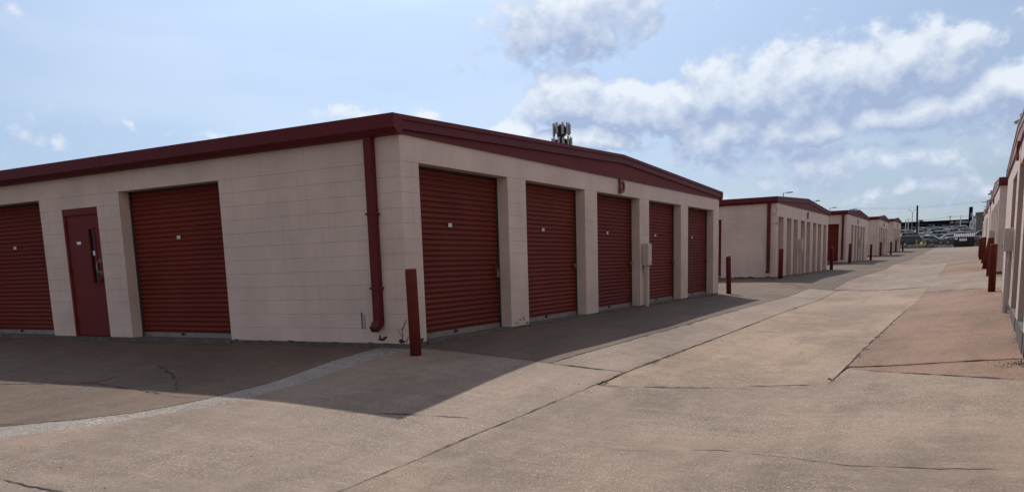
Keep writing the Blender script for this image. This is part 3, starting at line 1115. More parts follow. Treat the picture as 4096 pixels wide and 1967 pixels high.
    fl_.box(D(-.030), D(-.002), .0, W, wt - .022, wt + .016)
    fl_.box(D(-.022), D(-.016), W * .36, W * .36 + .02, wt, wt + (rise * .72) + .05)
    fl_.build('flashing', MT['trim'], T)
    for (u0, sg) in ((0, -1), (W, 1)):
        pr = [(-.20, ze + .014), (-.205, ze - .165), (-.185, ze - .172), (-.12, ze - .232), (-.004, ze - .236), (-.004, ze + .0)]
        gm = MB()
        gm.prism([(u0 - sg * 0 + (-u if sg > 0 else u), z) for u, z in pr], lambda u, z: (D(-ov - .018), u, z), lambda u, z: (D(L + .1), u, z))
        gm.build('eaves_gutter', MT['trim'], roof, bevel=.004)
        if detail and sg < 0:
            for q in (2.9, 5.95, 9.0, 12.05):
                MB().prism([(-.2035, ze + .016), (-.2085, ze - .166), (-.186, ze - .175), (-.121, ze - .235), (-.115, ze - .228), (-.18, ze - .16), (-.19, ze + .01)],
                           lambda u, z, q=q: (D(q), u, z), lambda u, z, q=q: (D(q + .035), u, z)).build('lap_joint', MT['trim'], roof)
    # ---- downspout on the long wall
    if spout is not None:
        a, zb = spout
        dm = MB()
        dm.box(D(a), D(a + .125), -.108, -.012, zb + .16, wt - .03)
        dm.prism([(-.012, zb + .16), (-.108, zb + .16), (-.20, zb + .065), (-.15, zb - .005), (-.012, zb + .10)],
                 lambda y, z: (D(a + .0), y, z), lambda y, z: (D(a + .125), y, z))
        ds = dm.build('downspout', MT['trim'], T, bevel=.006)
        MB().add([(D(a + .012), -.2005, zb + .058), (D(a + .113), -.2005, zb + .058), (D(a + .113), -.1545, zb + .004), (D(a + .012), -.1545, zb + .004)], [(0, 1, 2, 3)])
        om = MB().prism([(-.196, zb + .053), (-.204, zb + .049), (-.162, zb + .004), (-.154, zb + .008)], lambda y, z: (D(a + .014), y, z), lambda y, z: (D(a + .111), y, z))
        om.build('outlet', MT['dark'], ds)
        for z in (.75, 1.75):
            MB().box(D(a - .02), D(a + .145), -.115, -.002, z, z + .03).build('strap', MT['trim'], ds)
    # ---- meter box with conduit
    if box_at is not None:
        u, z0, z1, w = box_at
        bmx = MB().box(D(-.012), D(-.15), u, u + w, z0, z1).build('meter_box', MT['boxp'], T, bevel=.008)
        MB().tube([(D(-.07), u + w * .62, -.25), (D(-.07), u + w * .62, z0)], .045, 10).build('conduit', MT['boxp'], bmx, smooth=False)
        MB().tube([(D(-.06), u + w * .25, z0 - .2), (D(-.06), u + w * .25, z0)], .02, 8).build('conduit', MT['boxp'], bmx)
        MB().box(D(-.150), D(-.158), u + .015, u + w - .015, z0 + .015, z1 - .015).build('cover', MT['boxp'], bmx)
        MB().box(D(-.158), D(-.175), u + w * .8, u + w * .9, z0 + .06, z0 + .11).build('hasp', MT['galv'], bmx)
    if letter:
        me = text_mesh(letter[0], letter[2], .022, letter[2] * .02)
        me.materials.append(MT['letter'])
        o = bpy.data.objects.new('sign_letter', me)
        # upright, facing out of the gable
        if s < 0:
            M_ = Matrix(((0, 0, 1, .045), (1, 0, 0, letter[1]), (0, 1, 0, letter[3]), (0, 0, 0, 1)))
        else:
            M_ = Matrix(((0, 0, -1, -.045), (-1, 0, 0, letter[1]), (0, 1, 0, letter[3]), (0, 0, 0, 1)))
        o.matrix_local = M_
        link(o, T)
    return T


def man_door(T, x0, y0, w, h):
    fr = MB()
    fr.box(x0, x0 + .05, y0 - .022, y0 + .1, 0, h)
    fr.box(x0 + w - .05, x0 + w, y0 - .022, y0 + .1, 0, h)
    fr.box(x0 + .05, x0 + w - .05, y0 - .022, y0 + .1, h - .115, h)
    f = fr.build('door', MT['mandoor'], T, bevel=.003)
    # leaf with a tall narrow opening
    a, b = x0 + .054, x0 + w - .054
    wx0, wx1, wz0, wz1 = x0 + w * .66, x0 + w * .80, .93, 1.88
    lf = MB()
    lz = h - .12
    lf.box(a, wx0, y0, y0 + .045, .015, lz)
    lf.box(wx1, b, y0, y0 + .045, .015, lz)
    lf.box(wx0, wx1, y0, y0 + .045, .015, wz0)
    lf.box(wx0, wx1, y0, y0 + .045, wz1, lz)
    leaf = lf.build('door_leaf', MT['mandoor'], f)
    wf = MB()
    for q in ((wx0 - .025, wx0 + .008, wz0 - .025, wz1 + .025), (wx1 - .008, wx1 + .025, wz0 - .025, wz1 + .025)):
        wf.box(q[0], q[1], y0 - .012, y0 + .03, q[2], q[3])
    wf.box(wx0 + .008, wx1 - .008, y0 - .012, y0 + .03, wz0 - .025, wz0 + .008)
    wf.box(wx0 + .008, wx1 - .008, y0 - .012, y0 + .03, wz1 - .008, wz1 + .025)
    wf.build('window_frame', MT['mandoor'], f)
    MB().box(wx0, wx1, y0 + .022, y0 + .028, wz0, wz1).build('window_pane', MT['glass'], f)
    MB().box(wx0 + .03, wx1 - .012, y0 + .0195, y0 + .0215, 1.42, 1.50).build('sticker', MT['plate'], f)
    pm = MB().box(x0 + w * .30, x0 + w * .30 + .11, y0 - .005, y0, 1.62, 1.67).build('number_plate', MT['plate'], f)
    mb = MB()
    hx = b - .075
    mb.tube([(hx + .03, y0, 1.32), (hx + .03, y0 - .045, 1.32), (hx, y0 - .06, 1.27), (hx, y0 - .06, 1.16), (hx + .03, y0 - .045, 1.12), (hx + .03, y0, 1.12)], .012, 8)
    mb.tube([(hx + .035, y0 + .001, 1.32), (hx + .035, y0 - .008, 1.32)], .032, 12)
    mb.tube([(hx + .035, y0 + .001, 1.12), (hx + .035, y0 - .008, 1.12)], .032, 12)
    mb.build('pull_handle', MT['chrome'], f)
    mb = MB()
    mb.tube([(hx + .03, y0 + .001, .99), (hx + .03, y0 - .03, .99), (hx + .03, y0 - .06, .99)], .03, 12)
    mb.build('knob', MT['bollard'], f)
    for z in (.22, 1.12, 1.92):
        MB().box(x0 + .040, x0 + .060, y0 - .034, y0 - .018, z, z + .11).build('hinge', MT['mandoor'], f)
    MB().box(x0, x0 + w, y0 - .06, y0 + .1, -.25, -.001).build('threshold', MT['sill'], f)


# building D, the nearest of the left row
GD = [(.413, 2.897), (3.525, 5.995), (6.604, 9.076), (9.718, 12.194), (12.815, 15.342)]
LD = [(3.458, 5.867, 2.44, 'roll'), (6.47, 7.47, 2.236, 'man'), (8.11, 10.55, 2.44, 'roll'), (11.3, 13.74, 2.44, 'roll'), (15, 17.4, 2.44, 'roll')]
bD = storage_building('storage_building', 'nearest beige block storage building with five red roller doors and the letter D', 0, 0, 0, 15.94, 26, GD, LD,
                      ('D', 7.88, .40, 2.485), -1, 0, detail=True, spout=(.40, .17), box_at=(9.20, .92, 1.42, .26), ldetail_to=11)
# damage on D's foot, drawn as ragged bare patches of masonry
random.seed(11)


def patch(T, name, center, size, axis, material, n=11, proud=.004):
    cx, cz = center
    v = []
    for k in range(n):
        a = 2 * math.pi * k / n
        r = random.uniform(.55, 1.1)
        v.append((cx + r * size[0] * math.cos(a), cz + r * size[1] * math.sin(a)))
    mb = MB()
    if axis == 'l':
        mb.prism(v, lambda p, q: (p, -proud, q), lambda p, q: (p, .03, q))
    else:
        mb.prism(v, lambda p, q: (proud, p, q), lambda p, q: (-.03, p, q))
    return mb.build(name, material, T)


def wall_crack(T, pts, w, axis):
    mb = MB()
    for i in range(len(pts) - 1):
        a, b = Vector(pts[i]), Vector(pts[i + 1])
        d = (b - a).normalized()
        n = Vector((-d.y, d.x)) * w * random.uniform(.4, 1)
        poly = [a + n, b + n * .7, b - n * .7, a - n]
        poly = [(p.x, p.y) for p in poly]
        if axis == 'l':
            mb.prism(poly, lambda p, q: (p, -.003, q), lambda p, q: (p, .02, q))
        else:
            mb.prism(poly, lambda p, q: (.003, p, q), lambda p, q: (-.02, p, q))
    return mb.build('wall_crack', MT['chip'], T)


MB().box(-.80, -.745, -.006, .03, .21, .40).build('broken_vent', MT['grey'], bD)
MB().box(-.815, -.800, -.007, .03, .20, .43).build('broken_vent', MT['chip'], bD)
patch(bD, 'bare_patch', (-.47, .055), (.09, .02), 'l', MT['chip'])
patch(bD, 'bare_patch', (-.40, .085), (.045, .018), 'l', MT['chip'])
patch(bD, 'bare_patch', (-.50, .095), (.02, .03), 'l', MT['chip'])
patch(bD, 'bare_patch', (-.12, .03), (.06, .035), 'l', MT['chip'])
wall_crack(bD, [(-.14, .03), (-.10, .12), (-.12, .18), (-.03, .33)], .008, 'l')
wall_crack(bD, [(-.12, .10), (-.19, .20)], .006, 'l')
wall_crack(bD, [(-.05, .02), (-.01, .10)], .007, 'l')
for (cx, cz, a, b) in ((3.20, .10, .05, .012), (3.30, .12, .02, .035), (3.36, .09, .035, .010), (3.10, .05, .012, .03), (3.02, .06, .008, .03), (.28, .03, .07, .03), (3.44, .03, .06, .015)):
    patch(bD, 'bare_patch', (cx, cz), (a, b), 'g', MT['chip'])
random.seed(5)
for i in range(9):
    patch(bD, 'bare_patch', (-random.uniform(.2, 3.4), random.uniform(-.008, .008)), (random.uniform(.03, .09), random.uniform(.004, .010)), 'l', MT['chip'])

ED = [(.40, 1.43), (2.16, 3.17), (3.67, 4.66), (5.40, 6.44), (6.95, 7.98), (8.72, 9.74), (10.26, 11.31), (12.02, 13.07)]
bE = storage_building('storage_building', 'second beige storage building of the left row with eight narrow bays and the letter E', 0, 24.5, .24, 13.63, 12, ED,
                      [(2.17, 4.6, 2.33, 'roll'), (6, 8.4, 2.33, 'roll')], ('E', 7.0, .40, 2.50), -1, 0, wt=2.90, head=2.36, spout=(.22, .16), box_at=(4.86, 1.0, 1.52, .3))
patch(bE, 'bare_patch', (.10, 2.08), (.10, .06), 'g', MT['chip'])
patch(bE, 'bare_patch', (.05, 2.62), (.05, .10), 'g', MT['chip'])
wall_crack(bE, [(-.02, 2.08), (-.22, 2.05)], .012, 'l')
wall_crack(bE, [(-.02, 2.43), (-.16, 2.42)], .010, 'l')
wall_crack(bE, [(.06, 2.6), (.03, 2.4), (.16, 2.2), (.22, 2.06)], .014, 'g')
for i in range(9):
    patch(bE, 'bare_patch', (-random.uniform(.2, 1.6), random.uniform(-.01, .03)), (random.uniform(.06, .16), random.uniform(.012, .03)), 'l', MT['chip'])
FD = [(2.3, 3.38), (4.12, 5.2), (5.68, 6.76), (7.45, 8.55), (9.05, 10.15)]
bF = storage_building('storage_building', 'third storage building of the left row with five narrow bays and a red side door', 0, 45.9, .57, 12.3, 12, FD,
                      [(.46, 2.86, 2.36, 'roll')], ('F', 5.6, .42, 2.50), -1, 0, wt=2.95, head=2.36, spout=(.16, .16), box_at=(6.9, 1.0, 1.55, .32))
bG = storage_building('storage_building', 'fourth storage building of the left row, narrow bays behind a bollard pair', 0, 66.3, .88, 9.8, 10,
                      [(.8, 1.75), (2.3, 3.35), (4.1, 5.2), (6.0, 7.1), (8.0, 9.0)], [(.9, 3.2, 2.36, 'roll')], ('G', 4.8, .45, 2.50), -1, 0, wt=3.0, head=2.36, box_at=(5.4, 1.0, 1.55, .3))
bH = storage_building('storage_building', 'farthest storage building of the left row, beside the car lot', 0, 82.3, 1.18, 10, 10,
                      [(.4, 1.6), (2.5, 3.6), (4.4, 5.5), (6.4, 7.5), (8.5, 9.6)], [], ('H', 4.8, .45, 2.55), -1, 0, wt=3.05, head=2.4, box_at=(5.65, 1.0, 1.5, .3))
# right row; the near building's gable plane runs a little off the drive's axis
RZ = -math.atan(.0122)
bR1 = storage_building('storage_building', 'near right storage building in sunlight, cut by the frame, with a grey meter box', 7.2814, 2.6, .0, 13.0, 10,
                       [(.35, 2.2), (2.95, 5.22), (6.25, 8.52)], [], ('C', 5.25, .46, 2.53), 1, RZ, wt=2.83, head=2.44, rise=.25, sunlit_pale=True,
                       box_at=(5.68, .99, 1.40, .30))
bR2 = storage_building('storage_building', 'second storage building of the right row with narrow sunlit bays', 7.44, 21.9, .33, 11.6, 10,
                       [(.45, 1.5), (2.1, 3.15), (3.75, 4.8), (5.4, 6.45), (7.05, 8.1), (8.7, 9.75)], [], ('L', 5.4, .42, 2.42), 1, 0, wt=2.75, head=2.30, rise=.26, sunlit_pale=True, box_at=(3.25, 1.0, 1.4, .3))
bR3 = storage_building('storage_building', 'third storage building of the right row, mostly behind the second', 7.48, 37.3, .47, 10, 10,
                       [(4.4, 5.4), (6.0, 7.0), (7.6, 8.6)], [], ('K', 4.4, .42, 2.45), 1, 0, wt=2.75, head=2.30, rise=.25, sunlit_pale=True)
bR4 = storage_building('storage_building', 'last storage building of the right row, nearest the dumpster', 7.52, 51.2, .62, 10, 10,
                       [(4.4, 5.4), (6.0, 7.0)], [], ('J', 4.4, .42, 2.45), 1, 0, wt=2.75, head=2.30, rise=.25, sunlit_pale=True)

# padlocks hanging on D's doors
for (y, lab) in ((2.80, 'steel padlock on the largest roller door next to the leaning bollard'), (5.90, 'round steel lock on the second roller door from the corner'),
                 (8.98, 'round steel lock on the roller door left of the meter box'), (12.10, 'round steel lock on the roller door right of the meter box'), (15.25, 'steel lock on the far end roller door of building D')):
    mb = MB()
    if y < 3:
        mb.box(-.155, -.125, y - .09, y - .045, .84, .90)
        mb.tube([(-.14, y - .082, .90), (-.14, y - .082, .955), (-.14, y - .053, .955), (-.14, y - .053, .90)], .006, 6)
    else:
        mb.tube([(-.165, y - .06, .97), (-.13, y - .06, .97)], .040, 12)
        mb.tube([(-.13, y - .06, .97), (-.12, y - .06, .97)], .030, 12)
    o = mb.build('padlock', MT['chrome'])
    tag(o, lab, 'padlock', 'locks on the roller doors')


# ------------------------------------------------------------------ bollards
def bollard(x, y, h, r, label, lean=(0, 0), dome=True, group='bollards at the building corners'):
    z = float(zg(x, y))
    T = thing('bollard', label, 'bollard', (x, y, z), random.uniform(0, 6), group)
    T.rotation_euler = (lean[0], lean[1], 0)
    prof = [(r, -.25), (r, h - .02), (r * .96, h)]
    MB().lathe(prof, 0, 0, 20).build('pipe', MT['bollard'], T, smooth=False)
    for p in T.children[0].data.polygons:
        p.use_smooth = len(p.vertices) == 4
    if dome:
        MB().lathe([(r * .95, h + .001), (r * .86, h + .03), (r * .6, h + .05), (r * .2, h + .06)], 0, 0, 20).build('cap', MT['cap'], T, smooth=True)
    else:
        MB().lathe([(r * .9, h + .001), (r * .85, h + .004)], 0, 0, 20).build('cap', MT['bollard'], T)
    return T


random.seed(2)
bollard(.31, -.29, 1.12, .075, 'red pipe bollard at the near corner of building D', lean=(.0, -.015), dome=False)
bollard(.30, 16.05, 1.11, .075, 'red bollard with pale top just past the far end of building D', lean=(0, -.025))
bollard(.30, 23.95, 1.13, .085, 'red bollard before the first bay of building E', lean=(0, .01))
bollard(.30, 37.6, 1.15, .085, 'thin dark bollard at the far end of building E')
bollard(.30, 45.2, 1.15, .085, 'red bollard at the near corner of the third left building', lean=(0, .02))
bollard(.30, 57.9, 1.15, .085, 'dark bollard between the third and fourth left buildings')
bollard(.30, 65.6, 1.12, .085, 'red bollard at the near corner of the fourth left building')
bollard(.30, 76.1, 1.15, .085, 'dark bollard between the fourth and fifth left buildings')
bollard(.30, 82.0, 1.2, .085, 'red bollard in front of the farthest left building')
bollard(.30, 92.2, 1.2, .085, 'dark bollard at the far end of the left row')
bollard(7.22, 15.35, 1.20, .085, 'front red bollard of the right row, beside the sunlit corner', lean=(0, -.008), dome=False)
bollard(7.27, 21.3, 1.2, .085, 'second red bollard of the right row, at the corner of the second building', lean=(0, -.01), dome=False)
bollard(7.22, 27.4, 1.15, .08, 'slanting red bollard half hidden behind an upright one on the right', lean=(0, .13), dome=False)
bollard(7.30, 36.0, 1.2, .085, 'third upright red bollard of the right row', dome=False)
bollard(7.26, 42.5, 1.15, .085, 'fourth upright red bollard of the right row, near the dumpster', dome=True)
bollard(7.30, 50.3, 1.15, .085, 'last red bollard at the end of the right row', dome=True)
bollard(7.41, 2.25, 1.1, .075, 'red bollard at the right edge standing in gravel debris', dome=False)


# ------------------------------------------------------------------ floodlights on the right row
def floodlight(x, y, z, label):
    T = thing('floodlight', label, 'floodlight', (x, y, z), 0, 'floodlights on the right row')
    mb = MB()
    T.scale = (.62, .62, .62)
    mb.box(-.06, .06, -.06, .06, 0, .14)
    mb.build('bracket', MT['grey'], T)
    mb = MB()
    mb.prism([(-.36, .10), (-.30, .04), (.0, .06), (.04, .16), (-.14, .22)], lambda p, q: (p, -.13, q), lambda p, q: (p, .13, q))
    mb.build('housing', MT['grey'], T, bevel=.01)
    MB().box(-.20, -.06, -.06, .06, .2, .34).build('ballast_box', MT['grey'], T, bevel=.01)
    MB().box(-.34, -.02, -.11, .11, .035, .055).build('lens', MT['white'], T)
    return T


floodlight(7.53, 10.6, 3.46, 'grey floodlight on the roof edge of the near right building')
floodlight(7.50, 33.6, 3.42, 'small floodlight on the far roof edge of the second right building')

# ------------------------------------------------------------------ cell tower behind building D
tx, ty = -50.3, 111.0
tw = thing('cell_tower', 'monopole cell tower with two rings of antennas behind the roof of building D', 'cell tower', (tx, ty, 0))
MB().tube([(0, 0, 0), (0, 0, 22.6)], .55, 14, r2=.42).build('mast', MT['dark'], tw)
random.seed(21)


def antenna_ring(zc, rad, n, hgt, phase, wid):
    fm = MB()
    for z in (zc - hgt * .28, zc + hgt * .22):
        P = [(rad * .92 * math.cos(phase + 2 * math.pi * k / 3 + o_), rad * .92 * math.sin(phase + 2 * math.pi * k / 3 + o_), z) for k in range(3) for o_ in (-.42, .42)]
        for k in range(6):
            fm.tube([P[k], P[(k + 1) % 6]], .045, 6)
        for k in range(3):
            a = phase + 2 * math.pi * k / 3
            fm.tube([(.3 * math.cos(a), .3 * math.sin(a), z - .1), (rad * .86 * math.cos(a), rad * .86 * math.sin(a), z)], .07, 6)
    fm.build('platform_frame', MT['dark'], tw)
    for k in range(n):
        a = phase + 2 * math.pi * k / n + random.uniform(-.05, .05)
        hh = hgt * random.choice((1, 1, .8))
        x, y = rad * math.cos(a), rad * math.sin(a)
        mb = MB().box(-.07, .12, -wid / 2, wid / 2, -hh / 2, hh / 2)
        p_ = mb.build('antenna_panel', MT['antenna'], tw, (x, y, zc + random.uniform(-.08, .08)), a, bevel=.03)
        MB().tube([(-.16, 0, -hgt * .62), (-.16, 0, hgt * .62)], .035, 6).build('mounting_pipe', MT['dark'], p_)
        MB().box(-.5, -.22, -.16, .16, -.35, .15).build('radio_unit', MT['dark'], p_)


antenna_ring(21.85, 1.32, 9, 1.75, .35, .36)
MB().box(-.55, .55, -.5, .5, 20.9, 22.3).build('equipment_cluster', MT['dark'], tw, bevel=.08)
antenna_ring(19.85, 1.55, 12, 1.5, .1, .32)
MB().box(-.8, .8, -.6, .6, 19.3, 20.4).build('equipment_cluster', MT['dark'], tw, bevel=.08)
for k, (x, y, h) in enumerate(((.1, .1, .5), (.7, -.4, .6), (-.5, .3, .35), (1.3, .2, .4))):
    MB().tube([(x, y, 22.3), (x, y, 22.6 + h)], .02, 6).build('whip_aerial', MT['dark'], tw)


# ------------------------------------------------------------------ lamps, poles and wires
def lot_lamp(x, y, ztop, arm, label, group, z0=0.4, r=.06, material='grey', head=.0):
    T = thing('area_light', label, 'lamp post', (x, y, z0), 0, group)
    MB().tube([(0, 0, 0), (0, 0, ztop - z0)], r, 8, r2=r * .75).build('pole', MT[material], T)
    hm = MB()
    hm.box(0 if arm > 0 else arm, arm if arm > 0 else 0, -.03, .03, ztop - z0 - .04, ztop - z0 + .0)
    hm.box(arm * .35, arm, -.15, .15, ztop - z0 - .02, ztop - z0 + .06)
    hm.build('lamp_head', MT[material], T, bevel=.01)
    return T


GL = 'flat lamps on posts behind the storage rows'
lot_lamp(-8.65, 71, 6.87, .85, 'flat lamp post above the roof ridge of building E', GL)
lot_lamp(-5.95, 71, 5.95, .55, 'flat lamp post rising over the far slope of building E', GL)
lot_lamp(-8.70, 101, 6.85, .80, 'flat lamp post above the near eave of the third left building', GL, z0=1.3)
GW = 'slim white lamp posts in the car lot'
lot_lamp(-7.36, 221, 9.34, .5, 'left one of the pair of slim white lamp posts in the car lot', GW, z0=4.6, material='white', r=.12)
lot_lamp(-6.75, 221, 9.45, .5, 'right one of the pair of slim white lamp posts in the car lot', GW, z0=4.6, material='white', r=.12)
lot_lamp(4.14, 291, 12.24, .3, 'slim white post before the dealership lettering', GW, z0=7.2, material='white', r=.15)
lot_lamp(-3.0, 192, 8.0, .3, 'white post right against the dark utility pole', GW, z0=3.6, material='white', r=.09)


def utility_pole(x, y, z0, z1, label, arms=(), r=.16, lean=0.0, material='pole'):
    T = thing('utility_pole', label, 'utility pole', (x, y, z0), 0, 'utility poles')
    MB().tube([(lean, 0, 0), (0, 0, z1 - z0)], r * 1.15, 8, r2=r * .85).build('pole', MT[material], T)
    for (dz, w) in arms:
        a = MB().box(-w / 2, w / 2, -.06, .06, z1 - z0 - dz - .12, z1 - z0 - dz).build('crossarm', MT['pole'], T)
        for k in (-.45, -.2, .2, .45):
            MB().lathe([(.05, z1 - z0 - dz + .0), (.06, z1 - z0 - dz + .10), (.03, z1 - z0 - dz + .2)], k * w, 0, 8).build('insulator', MT['dark'], a)
    return T


utility_pole(-3.4, 191, 3.6, 11.1, 'dark leaning utility pole among the parked cars', r=.20, lean=.18)
utility_pole(10.6, 251, 5.8, 14.5, 'pale utility pole with two crossarms above the right roofs', arms=((.5, 2.4), (1.7, 1.2)), r=.17, material='grey')
utility_pole(-18.5, 211, 4.4, 12.15, 'utility pole top with crossarm above the third left roof', arms=((.1, 1.7),), r=.14)
utility_pole(.8, 311, 7.8, 12.9, 'dark T shaped pole in front of the dealership', arms=((.1, 1.4),), r=.12)

# street lamp with two curved arms
T = thing('street_lamp', 'street lamp with two curved arms left of the utility pole', 'street lamp', (-9.76, 291, 8.2))
MB().tube([(0, 0, -1), (0, 0, 5.8)], .13, 8, r2=.09).build('pole', MT['grey'], T)
for sx in (-1, 1):
    MB().tube([(0, 0, 5.7), (sx * .35, 0, 6.15), (sx * .62, 0, 6.45), (sx * .95, 0, 6.6)], .06, 6).build('arm', MT['grey'], T)
    MB().box(sx * .8, sx * 1.25, -.12, .12, 6.52, 6.68).build('lamp_head', MT['grey'], T, bevel=.04)


def wire(a, b, sag, r, label):
    pts = []
    for i in range(17):
        t = i / 16
        p = Vector(a).lerp(Vector(b), t)
        p.z -= sag * 4 * t * (1 - t)
        pts.append(tuple(p))
    o = MB().tube(pts, r, 5).build('overhead_wire', MT['wire'])
    tag(o, label, 'wire', 'overhead wires')


wire((-18.5, 211, 12.15), (10.6, 251, 14.1), .7, .016, 'lower of the two wires high over the car lot')
wire((-18.5, 211.3, 12.4), (10.6, 251.3, 14.4), .55, .012, 'upper of the two wires high over the car lot')
wire((-3.35, 191, 8.0), (.8, 311, 12.85), .3, .03, 'wire from the dark utility pole to the T shaped pole')
wire((.8, 311, 12.8), (30, 330, 13.6), .5, .04, 'wire leaving the T shaped pole to the right')
wire((-3.4, 191, 7.9), (-40, 230, 8.5), .8, .02, 'wire leaving the dark utility pole to the left')
wire((-3.3, 191.2, 7.2), (22, 240, 9.4), .7, .022, 'wire running low over the dealership roof to the right')
wire((-3.3, 191.2, 7.0), (22, 240, 9.1), .8, .022, 'lowest wire over the dealership roof to the right')

# ------------------------------------------------------------------ car lot ground
lot = MB()
lv, lf_ = [], []
ysl = [108.5, 112, 116, 119, 131, 180, 240, 300, 350, 432]
for y in ysl:
    for x in (-160, -30, -10, 10, 40, 200):
        lv.append((x, y, zlot(y) + .0))
nx = 6
for j in range(len(ysl) - 1):
    for i in range(nx - 1):
        lf_.append((j * nx + i, j * nx + i + 1, (j + 1) * nx + i + 1, (j + 1) * nx + i))
lot.add(lv, lf_)
o = lot.build('car_lot_ground', MT['asphalt'], kind='structure')
vg = MB().add([(-60, 106.4, 1.50), (60, 106.4, 1.50), (60, 119, zlot(119) + .03), (-60, 119, zlot(119) + .03)], [(0, 1, 2, 3)])
vg.build('verge_ground', MT['dirt'], kind='structure')
# weeds along the end of the drive
random.seed(9)
wm = MB()
for i in range(2600):
    x = random.uniform(-8, 16)
    y = random.uniform(107, 113)
    cl_ = mnoise.noise(Vector((x * .5, y * .5, 1.7)))
    h = max(.02, .12 + .25 * cl_) * random.uniform(.5, 1.6)
    z = 1.5 + (y - 106.4) * .02
    a = random.uniform(0, 6.3)
    dx, dy = .05 * math.cos(a), .05 * math.sin(a)
    lx, ly = random.gauss(0, .1), random.gauss(0, .1)
    wm.add([(x - dx, y - dy, z), (x + dx, y + dy, z), (x + lx, y + ly, z + h)], [(0, 1, 2)])
o = wm.build('weeds', MT['grass'], kind='stuff')
tag(o, 'dry weeds along the far end of the concrete drive', 'weeds')

# ------------------------------------------------------------------ dumpster
T = thing('dumpster', 'dark red dumpster with a ribbed grey lid at the end of the drive', 'dumpster', (6.2, 104.2, 1.52), R_(-1.5))
mb = MB()
mb.prism([(-.85, 0), (-.95, 1.15), (.75, 1.35), (.75, 0)], lambda y, z: (-1.05, y, z), lambda y, z: (1.05, y, z))
mb.build('body', MT['dump'], T, bevel=.02)
for x in (-1.08, -.36, .36, 1.02):
    MB().box(x, x + .06, -.97, -.84, .05, 1.15).build('rib', MT['dump'], T)
for sx in (-1, 1):
    MB().box(sx * 1.06, sx * 1.18, -.6, .3, .55, .72).build('fork_pocket', MT['dump'], T)
for k in range(2):
    lid = MB().prism([(-1.05, 1.12), (-1.05, 1.17), (.76, 1.57), (.76, 1.50)], lambda y, z, k=k: (-1.12 + k * 1.13, y, z), lambda y, z, k=k: (-.01 + k * 1.13, y, z)).build('lid', MT['dump'], T)
    for q in range(6):
        x = -1.10 + k * 1.13 + q * .185
        MB().prism([(-1.07, 1.10), (-1.07, 1.21), (.70, 1.60), (.70, 1.54)], lambda y, z, x=x: (x, y, z), lambda y, z, x=x: (x + .085, y, z)).build('lid_rib', MT['dlid'], lid)
pl = MB().box(-.50, .30, -.995, -.95, .70, .98).build('plate', MT['plate'], T, bevel=.01)
MB().box(-.98, -.68, -.995, -.95, .88, 1.08).build('plate', MT['plate'], T)
mb = MB()
for k in range(8):
    mb.box(-.40 + k * .075, -.36 + k * .075, -.998, -.990, .82, .87)
mb.build('printed_line', MT['ink'], pl)
for (x, y) in ((-.95, -.75), (.9, -.75), (-.95, .65), (.9, .65)):
    MB().tube([(x - .03, y, .04), (x + .03, y, .04)], .07, 10).build('caster', MT['dark'], T)

# ------------------------------------------------------------------ yellow pipe guard and hydrant
T = thing('pipe_guard', 'yellow pipe guard in front of the dark green car', 'pipe guard', (1.1, 113, 1.64))
for x in (-.5, .24, .5):
    MB().tube([(x, 0, -.2), (x, 0, 1.05)], .07, 10).build('post', MT['yellow'], T)
MB().tube([(-.5, .0, .38), (.24, .0, .38)], .05, 8).build('rail', MT['yellow'], T)
MB().tube([(.24, .0, .38), (.5, .0, .38)], .05, 8).build('rail', MT['yellow'], T)
T = thing('hydrant', 'pale hydrant standing behind the yellow pipe guard', 'hydrant', (1.18, 113.4, 1.64))
MB().lathe([(.10, 0), (.10, .45), (.13, .47), (.13, .52), (.10, .54), (.10, .66), (.05, .76), (.02, .78)], 0, 0, 12).build('body', MT['plate'], T, smooth=True)
for sx in (-1, 1):
    MB().tube([(0, 0, .56), (sx * .17, 0, .56)], .05, 8).build('nozzle', MT['plate'], T)

# ------------------------------------------------------------------ chain link fence before the lot
T = thing('chain_link_fence', 'thin chain link fence between the drive and the car lot', 'fence', (0, 116, 1.68))
for x in (-9, -6, -3, 0, 3.05, 6.1, 9.1, 12):
    MB().tube([(x, 0, -.1), (x, 0, 2.15)], .03, 6).build('post', MT['dark'], T)
MB().tube([(-9, 0, 2.1), (12, 0, 2.1)], .02, 6).build('top_rail', MT['dark'], T)
fm = MB()
x = -9.0
while x < 10.2:
    fm.tube([(x, 0, 0), (x + 1.9, 0, 2.08)], .0022, 3, caps=False)
    fm.tube([(x + 1.9, 0, 0), (x, 0, 2.08)], .0022, 3, caps=False)
    x += .12
fm.build('wire_mesh', MT['galv'], T, kind='stuff')

# ------------------------------------------------------------------ dealership and other far buildings
T = thing('dealership', 'long black showroom building with white lettering beyond the car lot', 'building', (-1.66, 422.2, 11.0))
T.scale = (1.25, 1.25, 1.25)
MB().box(-40, 6.6, 0, 25, -3, .9).build('wall', MT['blackwall'], T)
MB().box(-40, 6.6, -.3, 25, 1.62, 3.42).build('fascia', MT['blackwall'], T)
MB().box(-40, -7.9, -.02, 25, .9, 1.62).build('wall', MT['blackwall'], T)
MB().box(5.6, 6.6, -.02, 25, .9, 1.62).build('wall', MT['blackwall'], T)
for k in range(8):
    x = -7.8 + k * 1.67
    w_ = MB().box(x + .06, x + 1.61, .25, .3, -1.2, 1.60).build('window', MT['winglass'], T)
    MB().box(x - .04, x + .05, -.01, .2, -1.2, 1.61).build('mullion', MT['dark'], w_)
me = text_mesh('HYUNDAI', .95, .05, .02)
me.materials.append(MT['white'])
o = bpy.data.objects.new('lettering', me)
o.matrix_local = Matrix(((1, 0, 0, 4.25), (0, 0, -1, -.36), (0, 1, 0, 2.20), (0, 0, 0, 1)))
link(o, T)
